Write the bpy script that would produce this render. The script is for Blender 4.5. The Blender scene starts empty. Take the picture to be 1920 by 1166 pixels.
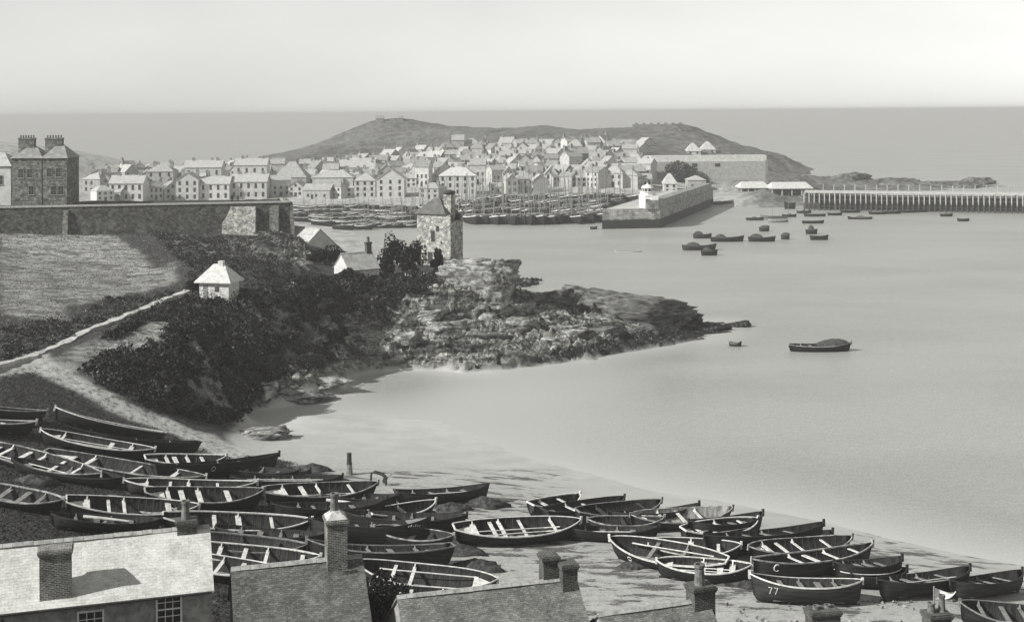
SUN_S, SKY_S, EXPO = 3.6, .075, .72
HAZE_D, HAZE_C = .0004, (.72, .72, .70, 1)
import bpy, math, random
import numpy as np
from mathutils import Vector, Matrix, Euler
random.seed(7); RNG = np.random.default_rng(7)
scene = bpy.context.scene
COL = scene.collection

# ------------------------------------------------------------------ camera maths
F, H, CX, CY, TH = 2400.0, 34.0, 960.0, 210.0, 0.0073
CT, ST = math.cos(TH), math.sin(TH)
def uv(px, py):
    dx, dy = px - CX, py - CY
    return CT*dx - ST*dy, ST*dx + CT*dy
def atz(px, py, z):
    u, v = uv(px, py); Y = F*(H - z)/v
    return Vector((u*Y/F, Y, z))
def aty(px, py, Y):
    u, v = uv(px, py)
    return Vector((u*Y/F, Y, H - v*Y/F))
def ray_plane(px, py, p, n):
    u, v = uv(px, py); d = Vector((u/F, 1.0, -v/F)); o = Vector((0, 0, H))
    t = (Vector(p) - o).dot(n)/d.dot(n)
    return o + d*t
def project(X, Y, Z):
    u = F*X/Y; v = F*(H - Z)/Y
    return CX + CT*u + ST*v, CY - ST*u + CT*v

# ------------------------------------------------------------------ noise (numpy)
def _hash(ix, iy, s):
    n = (ix.astype(np.int64)*374761393 + iy.astype(np.int64)*668265263 + s*1442695041) & 0xFFFFFFFF
    n = ((n ^ (n >> 13))*1274126177) & 0xFFFFFFFF
    return ((n ^ (n >> 16)) & 0xFFFFFF)/float(0xFFFFFF)
def vnoise(x, y, s=0):
    x = np.asarray(x, float); y = np.asarray(y, float)
    ix, iy = np.floor(x), np.floor(y); fx, fy = x - ix, y - iy
    fx = fx*fx*(3 - 2*fx); fy = fy*fy*(3 - 2*fy)
    a, b = _hash(ix, iy, s), _hash(ix + 1, iy, s); c, d = _hash(ix, iy + 1, s), _hash(ix + 1, iy + 1, s)
    return (a*(1-fx) + b*fx)*(1-fy) + (c*(1-fx) + d*fx)*fy
def fbm(x, y, s=0, o=4):
    r = 0; a = .5; t = 0
    for k in range(o):
        r = r + a*(2*vnoise(x, y, s + k) - 1); t += a; x = np.asarray(x)*2.03 + 11.3; y = np.asarray(y)*2.03 + 5.7; a *= .5
    return r/t
def ridged(x, y, s=0, o=4):
    r = 0; a = .5; t = 0
    for k in range(o):
        r = r + a*(1 - 2*np.abs(vnoise(x, y, s + k)*2 - 1)); t += a; x = np.asarray(x)*2.1 + 3.1; y = np.asarray(y)*2.1 + 8.7; a *= .5
    return r/t
def sstep(a, b, x):
    t = np.clip((np.asarray(x, float) - a)/(b - a), 0, 1); return t*t*(3 - 2*t)

# ------------------------------------------------------------------ materials (a silver print: every colour is a neutral warm grey)
def G(g, w=1.0): return (g, g*1.005, g*(1 - .035*w), 1)
class NT:
    def __init__(s, name):
        s.m = bpy.data.materials.new(name); s.m.use_nodes = True
        s.t = s.m.node_tree; s.n = s.t.nodes; s.l = s.t.links
        s.b = s.n['Principled BSDF']; s.geo = None
    def node(s, typ, **k):
        n = s.n.new(typ)
        for a, v in k.items(): setattr(n, a, v)
        return n
    def link(s, a, b): s.l.new(a, b)
    def coord(s, kind='Object'):
        if kind == 'World':
            return s.node('ShaderNodeNewGeometry').outputs['Position']
        return s.node('ShaderNodeTexCoord').outputs[kind]
    def mapped(s, c, scale=(1, 1, 1), rot=(0, 0, 0)):
        n = s.node('ShaderNodeMapping'); s.link(c, n.inputs['Vector'])
        n.inputs['Scale'].default_value = scale; n.inputs['Rotation'].default_value = rot
        return n.outputs[0]
    def noise(s, c, scale=1, detail=4, rough=.6, dist=0):
        n = s.node('ShaderNodeTexNoise'); s.link(c, n.inputs['Vector'])
        n.inputs['Scale'].default_value = scale; n.inputs['Detail'].default_value = detail
        n.inputs['Roughness'].default_value = rough; n.inputs['Distortion'].default_value = dist
        return n.outputs['Fac']
    def ramp(s, f, stops):
        n = s.node('ShaderNodeValToRGB'); s.link(f, n.inputs[0]); e = n.color_ramp.elements
        while len(e) < len(stops): e.new(.5)
        for k, (p, g) in enumerate(stops):
            e[k].position = p; e[k].color = g if isinstance(g, tuple) else G(g)
        return n.outputs[0]
    def mix(s, f, a, b, mode='MIX'):
        n = s.node('ShaderNodeMix', data_type='RGBA', blend_type=mode)
        for q, inp, v in ((0, n.inputs[0], f), (6, n.inputs[6], a), (7, n.inputs[7], b)):
            if hasattr(v, 'is_linked'): s.link(v, inp)
            elif isinstance(v, tuple): inp.default_value = v
            elif q == 0: inp.default_value = v
            else: inp.default_value = G(v)
        return n.outputs[2]
    def math(s, op, a, b=None, clamp=False):
        n = s.node('ShaderNodeMath', operation=op); n.use_clamp = clamp
        for k, v in enumerate((a, b)):
            if v is None: continue
            if hasattr(v, 'is_linked'): s.link(v, n.inputs[k])
            else: n.inputs[k].default_value = v
        return n.outputs[0]
    def attr(s, name):
        n = s.node('ShaderNodeAttribute'); n.attribute_name = name; return n
    def out(s, color, rough=.8, bump=None, strength=.3, dist=.05, spec=.3):
        if hasattr(color, 'is_linked'): s.link(color, s.b.inputs['Base Color'])
        else: s.b.inputs['Base Color'].default_value = G(color)
        s.b.inputs['Roughness'].default_value = rough; s.b.inputs['Specular IOR Level'].default_value = spec
        if bump is not None:
            n = s.node('ShaderNodeBump'); n.inputs['Strength'].default_value = strength; n.inputs['Distance'].default_value = dist
            s.link(bump, n.inputs['Height']); s.link(n.outputs[0], s.b.inputs['Normal'])
        return s.m
def mottled(name, lo, hi, scale=2., rough=.8, detail=6, bump=.3, bdist=.03, world=False, spec=.3, stretch=(1, 1, 1)):
    t = NT(name); c = t.coord('World' if world else 'Object')
    if stretch != (1, 1, 1): c = t.mapped(c, stretch)
    f = t.noise(c, scale, detail, .65)
    return t.out(t.ramp(f, [(.38, lo), (.62, hi)]), rough, f, bump, bdist, spec)
def bricky(name, c1, c2, mortar, w, h, msize=.015, noise=.5, bump=.5, rough=.85, bdist=.02, soot=None, big=1.2):
    t = NT(name); c = t.coord('UV')
    n = t.node('ShaderNodeTexBrick'); t.link(c, n.inputs['Vector'])
    n.inputs['Color1'].default_value = G(c1); n.inputs['Color2'].default_value = G(c2); n.inputs['Mortar'].default_value = G(mortar)
    n.inputs['Scale'].default_value = 1; n.inputs['Brick Width'].default_value = w; n.inputs['Row Height'].default_value = h
    n.inputs['Mortar Size'].default_value = msize; n.inputs['Mortar Smooth'].default_value = .3
    f = t.noise(t.coord('Object'), big, 8, .7)
    f2 = t.noise(t.coord('Object'), 9., 4, .7)
    col = t.mix(noise, n.outputs['Color'], t.ramp(f, [(.36, .1), (.64, .9)]), 'OVERLAY')
    col = t.mix(noise*.8, col, t.ramp(f2, [(.36, .1), (.64, .9)]), 'OVERLAY')
    inv = t.math('SUBTRACT', 1., n.outputs['Fac'])
    h_ = t.math('ADD', inv, t.math('MULTIPLY', f2, .6))
    return t.out(col, rough, h_, bump, bdist)
M = {}
M['tar'] = mottled('tarred_planking', .012, .032, 1.6, .72, bump=.4, stretch=(.35, 1.5, 5), spec=.12)
M['tar_worn'] = mottled('worn_tar', .02, .055, 1.4, .75, bump=.4, stretch=(.3, 1.5, 6), spec=.12)
M['inside'] = mottled('boat_lining', .008, .04, 2.6, .85, bump=.4, stretch=(2.2, .6, .6))
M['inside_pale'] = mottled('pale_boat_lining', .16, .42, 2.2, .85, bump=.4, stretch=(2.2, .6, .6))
M['pale_wood'] = mottled('pale_painted_wood', .48, .80, 3., .6, bump=.2, bdist=.01)
M['grey_wood'] = mottled('weathered_wood', .12, .3, 5., .8, stretch=(.4, 2, 2))
M['dark_wood'] = mottled('dark_wood', .02, .07, 5., .8, stretch=(.4, 2, 2))
M['canvas'] = mottled('tarpaulin', .07, .16, 2., .85)
M['white'] = mottled('white_paint', .66, .82, 2.2, .6, bump=.1)
M['iron'] = mottled('iron', .02, .05, 8., .5)
M['glass'] = mottled('window_glass', .015, .03, 3., .08, bump=.02, spec=.5)
M['glass_dull'] = mottled('dull_window', .05, .09, 2., .4, bump=.02)
M['brick'] = bricky('dark_brick', .07, .16, .34, .24, .085, .014, .55)
M['brick_soot'] = bricky('sooty_brick', .03, .07, .15, .24, .085, .014, .5)
M['brick_cap'] = mottled('mortar_cap', .3, .6, 4.)
M['pot'] = mottled('chimney_pot_clay', .08, .2, 4.)
M['slate_pale'] = bricky('pale_slate', .52, .62, .42, .34, .17, .010, .3, .4, .7)
M['slate_dark'] = bricky('dark_slate', .09, .18, .06, .24, .11, .009, .4, .6, .8)
M['slate_mid'] = bricky('grey_slate', .13, .23, .09, .24, .11, .009, .4, .6, .8)
M['render_grey'] = mottled('grey_render', .2, .38, 2.2, .9)
M['rubble'] = bricky('rubble_stone', .16, .5, .42, .42, .26, .03, .7, .9, .9, .05)
M['rubble_dark'] = bricky('dark_rubble', .07, .2, .19, .5, .3, .03, .8, .9, .9, .06)
M['rubble_black'] = bricky('blackened_rubble', .035, .12, .10, .5, .3, .03, .8, .9, .9, .06)
M['ridge_tile'] = mottled('ridge_tile', .25, .45, 3.)
M['ridge_dark'] = mottled('dark_ridge_tile', .1, .2, 3.)
M['whitewash'] = mottled('whitewashed_stone', .42, .66, 2., .9, bump=.6, bdist=.05)
for k, (a, b) in {'house_white': (.46, .60), 'house_pale': (.38, .52), 'house_grey': (.28, .40), 'house_dim': (.15, .25)}.items():
    M[k] = mottled('wall_' + k, a, b, .8, .9, bump=.2)
M['roof_pale'] = mottled('far_pale_roof', .34, .47, 1.1, .8)
M['roof_grey'] = mottled('far_grey_roof', .27, .40, 1.1, .8)
M['roof_dim'] = mottled('far_dim_roof', .18, .30, 1.1, .8)
M['pane_far'] = mottled('far_window', .02, .05, 1., .3)

# ------------------------------------------------------------------ mesh builder
class MB:
    def __init__(s): s.v = []; s.f = []; s.mi = []
    def add(s, vs, fs, mi=0):
        o = len(s.v); s.v += [tuple(p) for p in vs]; s.f += [tuple(i + o for i in f) for f in fs]; s.mi += [mi]*len(fs); return s
    def box(s, x0, x1, y0, y1, z0, z1, mi=0, M4=None):
        vs = [Vector(p) for p in ((x0,y0,z0),(x1,y0,z0),(x1,y1,z0),(x0,y1,z0),(x0,y0,z1),(x1,y0,z1),(x1,y1,z1),(x0,y1,z1))]
        if M4 is not None: vs = [M4 @ p for p in vs]
        return s.add(vs, [(0,3,2,1),(4,5,6,7),(0,1,5,4),(1,2,6,5),(2,3,7,6),(3,0,4,7)], mi)
    def tube(s, pts, r, n=6, mi=0, r2=None):
        pts = [Vector(p) for p in pts]; rings = []; N = len(pts)
        for k, p in enumerate(pts):
            d = (pts[min(k+1, N-1)] - pts[max(k-1, 0)]).normalized()
            a = Vector((0,0,1)) if abs(d.z) < .9 else Vector((1,0,0))
            e1 = d.cross(a).normalized(); e2 = d.cross(e1)
            rr = r if r2 is None else r + (r2 - r)*k/(N-1)
            rings.append([p + (e1*math.cos(2*math.pi*j/n) + e2*math.sin(2*math.pi*j/n))*rr for j in range(n)])
        vs = [q for g in rings for q in g]; fs = []
        for k in range(N-1):
            for j in range(n):
                a, b = k*n + j, k*n + (j+1) % n; fs.append((a, b, b+n, a+n))
        fs.append(tuple(range(n))); fs.append(tuple(range((N-1)*n, N*n))[::-1])
        return s.add(vs, fs, mi)
    def lathe(s, prof, n=12, mi=0, c=(0, 0), ph=0.):
        vs = []; fs = []
        for (r, z) in prof:
            for j in range(n):
                a = 2*math.pi*j/n + ph; vs.append((c[0] + r*math.cos(a), c[1] + r*math.sin(a), z))
        for k in range(len(prof)-1):
            for j in range(n):
                a, b = k*n + j, k*n + (j+1) % n; fs.append((a, b, b+n, a+n))
        fs.append(tuple(range(n))[::-1]); fs.append(tuple(range((len(prof)-1)*n, len(prof)*n)))
        return s.add(vs, fs, mi)
    def mesh(s, name, mats, smooth=False, uvs=True):
        me = bpy.data.meshes.new(name); me.from_pydata(s.v, [], s.f)
        for m in (mats if isinstance(mats, (list, tuple)) else [mats]): me.materials.append(m)
        if max(s.mi, default=0): me.polygons.foreach_set('material_index', s.mi)
        if smooth: me.polygons.foreach_set('use_smooth', [True]*len(s.f))
        if uvs:
            L = me.uv_layers.new(name='UVMap').data
            for p in me.polygons:
                n = p.normal
                if abs(n.z) > .98: t, b = Vector((1,0,0)), Vector((0,1,0))
                else:
                    t = Vector((-n.y, n.x, 0)).normalized(); b = n.cross(t)
                for li in p.loop_indices:
                    c = me.vertices[me.loops[li].vertex_index].co; L[li].uv = (c.dot(t), c.dot(b))
        me.update(); return me
    def build(s, name, mats, parent=None, smooth=False, uvs=True, loc=None):
        return obj(name, s.mesh(name, mats, smooth, uvs), parent, loc)
def obj(name, me, parent=None, loc=None):
    o = bpy.data.objects.new(name, me); COL.objects.link(o)
    if parent is not None: o.parent = parent
    if loc is not None: o.location = loc
    return o
def tag(o, label=None, cat=None, group=None, kind=None):
    for k, v in (('label', label), ('category', cat), ('group', group), ('kind', kind)):
        if v: o[k] = v
    return o
def thing(name, loc, label, cat, group=None, rz=0.):
    o = bpy.data.objects.new(name, None); COL.objects.link(o); o.location = loc; o.rotation_euler = (0, 0, rz); o.empty_display_size = .2
    return tag(o, label, cat, group)
def fast_mesh(name, v, f, mats, smooth=False):
    """numpy verts (n,3) and faces (m,k) -> mesh"""
    me = bpy.data.meshes.new(name); v = np.asarray(v, np.float32); f = np.asarray(f, np.int32)
    k = f.shape[1]
    me.vertices.add(len(v)); me.vertices.foreach_set('co', v.ravel())
    me.loops.add(f.size); me.loops.foreach_set('vertex_index', f.ravel())
    me.polygons.add(len(f)); me.polygons.foreach_set('loop_start', np.arange(0, f.size, k, dtype=np.int32))
    if smooth: me.polygons.foreach_set('use_smooth', np.ones(len(f), bool))
    for m in (mats if isinstance(mats, (list, tuple)) else [mats]): me.materials.append(m)
    me.update(calc_edges=True); me.validate(); return me
def set_attr(me, name, vals):
    a = me.attributes.new(name, 'FLOAT', 'POINT'); a.data.foreach_set('value', np.asarray(vals, np.float32).ravel())
ORD = ['', 'first', 'second', 'third', 'fourth', 'fifth', 'sixth', 'seventh', 'eighth', 'ninth', 'tenth', 'eleventh', 'twelfth', 'thirteenth', 'fourteenth',
       'fifteenth', 'sixteenth', 'seventeenth', 'eighteenth', 'nineteenth', 'twentieth', 'twenty-first', 'twenty-second', 'twenty-third', 'twenty-fourth',
       'twenty-fifth', 'twenty-sixth', 'twenty-seventh', 'twenty-eighth', 'twenty-ninth', 'thirtieth', 'thirty-first', 'thirty-second']
# ------------------------------------------------------------------ terrain
def tps_fit(P, lam=.02):
    P = np.array(P, float); n = len(P); xy = P[:, :2]/100; z = P[:, 2]
    d2 = ((xy[:, None] - xy[None])**2).sum(-1); K = np.where(d2 > 0, d2*np.log(d2 + 1e-12)*.5, 0) + np.eye(n)*lam*.01
    Q = np.c_[np.ones(n), xy]; A = np.zeros((n+3, n+3)); A[:n, :n] = K; A[:n, n:] = Q; A[n:, :n] = Q.T
    s = np.linalg.solve(A, np.r_[z, 0, 0, 0]); return xy, s
def tps_eval(T, X, Y):
    xy, s = T; X = np.asarray(X, float)/100; Y = np.asarray(Y, float)/100; n = len(xy)
    r = s[n] + s[n+1]*X + s[n+2]*Y
    for k in range(n):
        d2 = (X - xy[k, 0])**2 + (Y - xy[k, 1])**2
        r = r + s[k]*.5*d2*np.log(d2 + 1e-12)
    return r
NEAR_PX = [ # beach
 (440,840,2.0),(700,880,2.0),(560,830,1.2),(900,930,2.2),(1060,1000,2.4),(1200,960,1.3),(1400,980,1.4),(1300,1060,2.6),(1600,1040,1.4),
 (1550,1110,2.5),(1850,1090,1.2),(1800,1150,2.4),(800,1060,3.2),(700,980,3.0),(620,900,2.6),(500,960,3.8),(450,900,3.6),(550,1050,4.2),
 # water line
 (640,722,.35),(800,790,.0),(1000,860,0),(1250,925,0),(1500,970,0),(1750,1030,0),(1920,1060,0),(720,800,.12),(560,780,.7),
 # left bank
 (30,870,6.0),(150,840,5.2),(300,850,3.6),(0,800,7),(200,790,5.3),(100,950,6.2),(250,930,4.8),(0,960,7.0),
 (0,700,9.6),(60,675,9.4),(150,715,8),(230,760,6),(300,795,4.3),
 # bluff
 (75,665,9.5),(200,610,10.5),(350,550,11.5),(430,760,1.2),(330,740,5.2),(250,700,7.9),(380,640,8.8),(450,640,6.7),(500,720,2.0),(440,700,3.8),
 (460,790,.8),(520,745,.8),(640,702,.6),(740,684,.5),(870,690,.3),(640,640,3.5),(600,560,9),(520,560,10.5),(700,560,7.5),(760,600,5),(820,560,7.2),
 (800,640,2.5),(900,600,4.5),(950,640,2),(1050,620,2.5),(860,500,9.2),(800,500,9.3),(740,520,9.5),(640,500,10),(580,500,10.5),(540,450,12),(450,480,12),
 (450,550,11.3),(300,500,12.5),(150,520,12.2),(0,560,12),(0,500,13),(0,440,13.2),(250,440,13.3),(400,440,13.2),(100,600,11),(0,640,10.3),
 # rock point water line, then sea bed
 (1300,636,0),(1145,662,0),(1000,682,.1),(1408,612,-.9),(1340,626,-.1),
 (1200,720,-.8),(1000,780,-.3),(1400,800,-1.5),(1700,900,-1.4),(1920,950,-1.6),(1700,600,-3),(1500,520,-3),(850,740,-.25),(1300,680,-1.2)]
NEAR_W = [(-20,62,6.0),(-11,65,5),(-2,64,4.5),(7,64,4),(18,66,3.2),(30,66,3.0),(-30,60,8),(-45,70,9),(-60,100,10),(45,70,1.5),
 (-30,40,14),(0,40,12.5),(30,40,11),(0,20,20),(-40,20,21),(40,20,18),(0,-5,31.5),(-60,-5,32),(60,-5,28),(60,45,4),
 (-1,206,6.6),(2.5,205,3.6),(5.5,203,2.6),(10,202,1.5),(14,202,1.3),(20,202,.8),(28.7,203,-.1),(34,203,-.2),(40,204,-1.4),(45,203,-1.8),(0,216,.2),(12,210,-.5),(22,209,-.8),(-8,219,3),
 (-15,235,.8),(-30,240,3.5),(-10,260,-.3),(-40,262,3),(0,225,0),(10,220,-1),(-24,224,6.5),(-34,228,9.5),(-34,215,11.5),
 (-95,130,13),(-110,170,16),(-110,220,16.5),(-75,150,12.3),(60,130,-2.2),(60,160,-3),(80,220,-3.5),(30,150,-2),(70,95,-2),(-60,262,5),(-100,262,6),(80,262,-3.5)]
T_NEAR = tps_fit([tuple(atz(*p)) for p in NEAR_PX] + NEAR_W)
SIL = [(515,291,850),(600,268,850),(690,232,850),(745,224,850),(800,231,850),(860,238,850),(960,247,850),(1080,250,830),(1190,241,740),
       (1300,246,720),(1340,265,710),(1430,286,700),(1465,302,690),(1500,318,680)]
FAR_PX = [(1000,268,17),(850,275,15),(700,297,10),(560,302,5.5),(1150,285,15),(1250,300,11),(1350,330,5),(1430,345,3.5),(1100,330,8),(900,330,7),(700,340,5),
 (560,350,4),(1200,350,4.5),(1000,352,4),(600,371,2.5),(800,371,2.5),(900,365,3),(300,345,5),(300,312,7),(200,330,5),(450,330,5),(450,370,2.5),(300,372,2.5),
 (1340,384,.5),(1400,386,.2),(1450,372,1.5),(1500,365,2.3),(1400,370,2.3),(1600,346,1.5),(1700,343,1.4),(1800,350,.2),(1520,350,2.2),
 (1600,400,-2),(1900,420,-3),(1900,345,-2.5),(1650,372,-.8),(1450,395,-.8),(1500,420,-2),(1300,440,-2.5),
 (560,385,1.2),(560,430,.6),(700,432,-.2),(800,428,-.6),(1000,428,-1),(1100,400,-.6),(1180,388,-.2),(900,390,0),(700,395,.5),(1240,372,1.0),(1250,362,2.0)]
FAR_W = [(-35,270,.8),(-45,300,.8),(-55,340,.8),(-62,380,.8),(-10,270,-.4),(20,300,-2),(80,300,-4),(150,350,-4),(-110,300,4),(-110,360,3),(-170,300,8),
 (-260,600,23),(-330,500,26),(-210,620,14),(-165,640,5),(-190,800,-3),(-300,850,-3),(-380,700,10),(-80,790,4),(-100,1000,-4),(60,1000,-4),(260,800,-4),(300,500,-4),
 (-200,980,-4),(-330,980,-4),(310,990,-4),(300,300,-4),(-400,300,24)]
fp = [tuple(aty(*p)) for p in SIL] + [tuple(atz(*p)) for p in FAR_PX] + FAR_W
for (px, py, Y) in SIL:
    p = aty(px, py, Y); fp.append((p.x*1.12, p.y + 95, -2.5))
for q_ in ((1540,322,690),(1560,318,720),(1525,326,660)): p = aty(*q_); fp.append((p.x, p.y, -3))
T_FAR = tps_fit(fp)
PLAT = None
def wall_y(X):    # face line of the terrace wall
    return 224.6 + (X + 91)*(9.0/51)
def ground0(X, Y):
    X = np.asarray(X, float); Y = np.asarray(Y, float)
    near = tps_eval(T_NEAR, X, Y); far = tps_eval(T_FAR, X, Y)
    w = sstep(238, 262, Y); z = near*(1-w) + far*w
    plat = (Y > wall_y(X) + 1.0) & (X < -41.6 - (Y - 233)*.27) & (Y < wall_y(X) + 13 + 5*sstep(-70, -80, X))
    z = np.where(plat, 17.6, z)
    return np.clip(z, -4.2, 40)
def gz(x, y): return float(ground0(np.array([x]), np.array([y]))[0])
def atg(px, py, dz=0., y0=50., y1=900., n=1700):
    u, v = uv(px, py); Y = np.geomspace(y0, y1, n); zr = H - v*Y/F; g = ground0(u*Y/F, Y) + dz
    k = np.argmax(zr < g)
    if not (zr < g).any(): k = n - 1
    a, b = zr[k-1] - g[k-1], g[k] - zr[k]; t = a/(a + b + 1e-9); Yh = Y[k-1] + (Y[k] - Y[k-1])*t
    return Vector((u*Yh/F, Yh, H - v*Yh/F))
def inpoly(px, py, poly):
    r = np.zeros(px.shape, bool); n = len(poly); j = n - 1
    for i in range(n):
        xi, yi = poly[i]; xj, yj = poly[j]
        c = ((yi > py) != (yj > py)) & (px < (xj - xi)*(py - yi)/((yj - yi) if yj != yi else 1e-9) + xi); r ^= c; j = i
    return r
POLY = {
 'sand': [(440,850),(425,815),(462,768),(520,742),(640,702),(740,685),(870,692),(1000,686),(1100,676),(1300,640),(2400,560),(2400,1500),(700,1500),(640,1110),(690,1000),(640,900),(560,872)],
 'rock': [(440,790),(455,765),(520,715),(585,650),(600,600),(735,575),(820,545),(845,505),(870,480),(1420,560),(1420,625),(1300,642),(1100,678),(870,694),(740,688),(640,704),(520,748)],
 'rock2': [(520,436),(560,440),(590,500),(560,510),(520,480),(470,470),(480,445)],
 'light': [(0,440),(150,436),(215,445),(275,482),(288,520),(235,516),(180,490),(100,488),(40,470),(0,462)],
 'light2': [(165,658),(212,636),(262,640),(292,645),(275,662),(232,655),(190,668)],
 'mid': [(0,462),(60,480),(180,495),(240,520),(330,490),(330,530),(200,560),(120,580),(130,600),(40,600),(0,580)],
 'mid2': [(230,640),(260,610),(315,600),(325,615),(290,640)],
 'mid3': [(300,440),(520,450),(560,500),(420,480),(340,470)],
 'path': [(-40,690),(40,668),(75,663),(110,680),(150,705),(240,752),(330,792),(400,812),(450,842),(470,870),(430,858),(380,842),(330,815),(290,800),(200,765),(130,728),(60,695),(0,705),(-40,720)],
}
def grid(x0, x1, y0, y1, step):
    xs = np.arange(x0, x1 + 1e-6, step); ys = np.arange(y0, y1 + 1e-6, step)
    X, Y = np.meshgrid(xs, ys); nx, ny = len(xs), len(ys)
    i = np.arange(nx*ny).reshape(ny, nx); f = np.stack([i[:-1, :-1], i[:-1, 1:], i[1:, 1:], i[1:, :-1]], -1).reshape(-1, 4)
    return X, Y, f
def blur(A, k):
    for _ in range(k):
        B = np.pad(A, 1, mode='edge'); A = (B[:-2, 1:-1] + B[2:, 1:-1] + B[1:-1, :-2] + B[1:-1, 2:] + 2*B[1:-1, 1:-1])/6
    return A
def rock_disp(X, Y):
    # tilted bedding: ledges that run out towards the point
    a = .42; s_ = X*math.cos(a) + Y*math.sin(a); t_ = -X*math.sin(a) + Y*math.cos(a)
    saw = s_*.10 + t_*.55 + .9*fbm(s_*.12, t_*.3, 25, 4); saw = saw - np.floor(saw); saw2 = t_*1.3 - s_*.2 + .8*fbm(s_*.3, t_*.5, 27, 3); saw2 = saw2 - np.floor(saw2)
    return .5*saw + .22*saw2 - .2 + .6*ridged(s_*.09, t_*.28, 21, 5) + .38*ridged(s_*.3, t_*.75, 31, 4) + .16*fbm(s_*1.3, t_*2.2, 41, 3)
X, Y, fq = grid(-124, 84, -14, 260, .42)
Z = ground0(X, Y); PX, PY = project(X, np.maximum(Y, 30), Z)
jx, jy = PX + 9*fbm(X*.35, Y*.35, 3), PY + 6*fbm(X*.35, Y*.35, 4)
mk = {k: inpoly(jx, jy, p).astype(float) for k, p in POLY.items()}
mk['sand'][(Y < 68)] = 0
rock = np.maximum(mk['rock'], mk['rock2']*.8)
rock = np.maximum(rock, ((X > -12) & (Y > 190)).astype(float)*sstep(-4, -3, Z)); rock = np.maximum(rock, ((X > -22) & (Y > 214) & (Z > .8)).astype(float))
rock = blur(rock, 2); sand = blur(np.maximum(mk['sand'], ((Z < .9) & (Y > 214)).astype(float)), 2)*(1 - rock)
Z = Z + rock*2.2*(rock_disp(X, Y) - .2)*np.where(Z < -1, .3, 1)*(1 - .75*sstep(12, 30, X))
Z = Z + (1 - sand)*(1 - rock)*sstep(100, 125, Y)*(.32*fbm(X*.22, Y*.22, 51, 4) + .10*fbm(X*1.1, Y*1.1, 55, 2))
Z = Z + sand*.05*fbm(X*.25, Y*.5, 61, 3)
me = fast_mesh('ground', np.c_[X.ravel(), Y.ravel(), Z.ravel()], fq, [], True)
SCR = inpoly(jx, jy, [(80,690),(200,625),(350,563),(450,566),(560,522),(700,525),(830,535),(735,585),(640,660),(540,715),(440,795),(300,770),(150,700)]).astype(float)
light = np.clip(blur(SCR*.6*sstep(-.02, .2, fbm(X*.3, Y*.3, 88, 4)) + mk['light'] + mk['light2'] + .72*(mk['mid'] + mk['mid2']) + .42*mk['mid3'], 2), 0, 1)
weedy = blur(((PX > 560) & (PX < 1060) & (PY > 880) & (PY < 1090) | (PX > 1060) & (PY > 1000)).astype(float), 6)*sand
for k, v in (('sand', sand), ('rock', rock), ('light', light), ('path', blur(mk['path'], 1)), ('weedy', weedy)): set_attr(me, k, v)
t = NT('ground_cover'); P = t.coord('World')
n1, n2, n3 = t.noise(P, .35, 5, .65), t.noise(P, 1.7, 6, .7), t.noise(P, 7., 4, .75)
grass = t.mix(.6, t.ramp(n2, [(.40, .012), (.55, .045), (.62, .13)]), t.ramp(n3, [(.42, .01), (.60, .16)]))
strk = t.noise(t.mapped(P, (.45, 1.2, 1.2), (0, 0, 1.1)), .7, 8, .78)
dry = t.mix(.4, t.ramp(strk, [(.43, .06), (.54, .62)]), t.ramp(n3, [(.40, .1), (.60, .46)]))
col = t.mix(t.math('MULTIPLY', t.attr('light').outputs['Fac'], t.ramp(n1, [(.38, .75), (.5, 1.)]), True), grass, dry)
# rock with bedding streaks, joints and lichen
sr = t.mapped(P, (.35, 1.1, 3.2), (0, 0, -.42))
r1, r2, r0 = t.noise(sr, .8, 7, .66, .6), t.noise(P, 1.8, 5, .7), t.noise(sr, .22, 5, .62, .9)
vor = t.node('ShaderNodeTexVoronoi', feature='DISTANCE_TO_EDGE'); vd = t.node('ShaderNodeVectorMath', operation='ADD'); nz_ = t.node('ShaderNodeTexNoise'); nz_.inputs['Scale'].default_value = .6; nz_.inputs['Detail'].default_value = 5; t.link(P, nz_.inputs['Vector']); vs_ = t.node('ShaderNodeVectorMath', operation='SCALE'); vs_.inputs['Scale'].default_value = 2.2; t.link(nz_.outputs['Color'], vs_.inputs[0]); t.link(t.mapped(P, (.22, .62, .5), (0, 0, -.42)), vd.inputs[0]); t.link(vs_.outputs[0], vd.inputs[1]); t.link(vd.outputs[0], vor.inputs['Vector']); vor.inputs['Scale'].default_value = .6
rockc = t.mix(.4, t.ramp(r1, [(.40, .03), (.5, .17), (.60, .40)]), t.ramp(r2, [(.41, .03), (.60, .34)]))
rockc = t.mix(t.ramp(vor.outputs['Distance'], [(.0, .85), (.045, .0)]), rockc, .025)
rockc = t.mix(.75, rockc, t.ramp(r0, [(.40, .10), (.5, .5), (.60, .95)]), 'OVERLAY')
sep = t.node('ShaderNodeSeparateXYZ'); t.link(P, sep.inputs[0])
tide = t.math('ADD', sep.outputs['Z'], t.math('MULTIPLY', t.math('SUBTRACT', n1, .5), 3.4))
tide = t.math('SUBTRACT', tide, t.math('MULTIPLY', sep.outputs['X'], .06))
wet = t.ramp(tide, [(.0, 1.), (1., 0.)]); wet.node.color_ramp.elements[0].position = .55; wet.node.color_ramp.elements[1].position = .95
weedrock = t.ramp(t.noise(P, 2.4, 6, .75), [(.45, .012), (.56, .04), (.66, .26)])
rockc = t.mix(wet, rockc, weedrock)
col = t.mix(t.attr('rock').outputs['Fac'], col, rockc)
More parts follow.
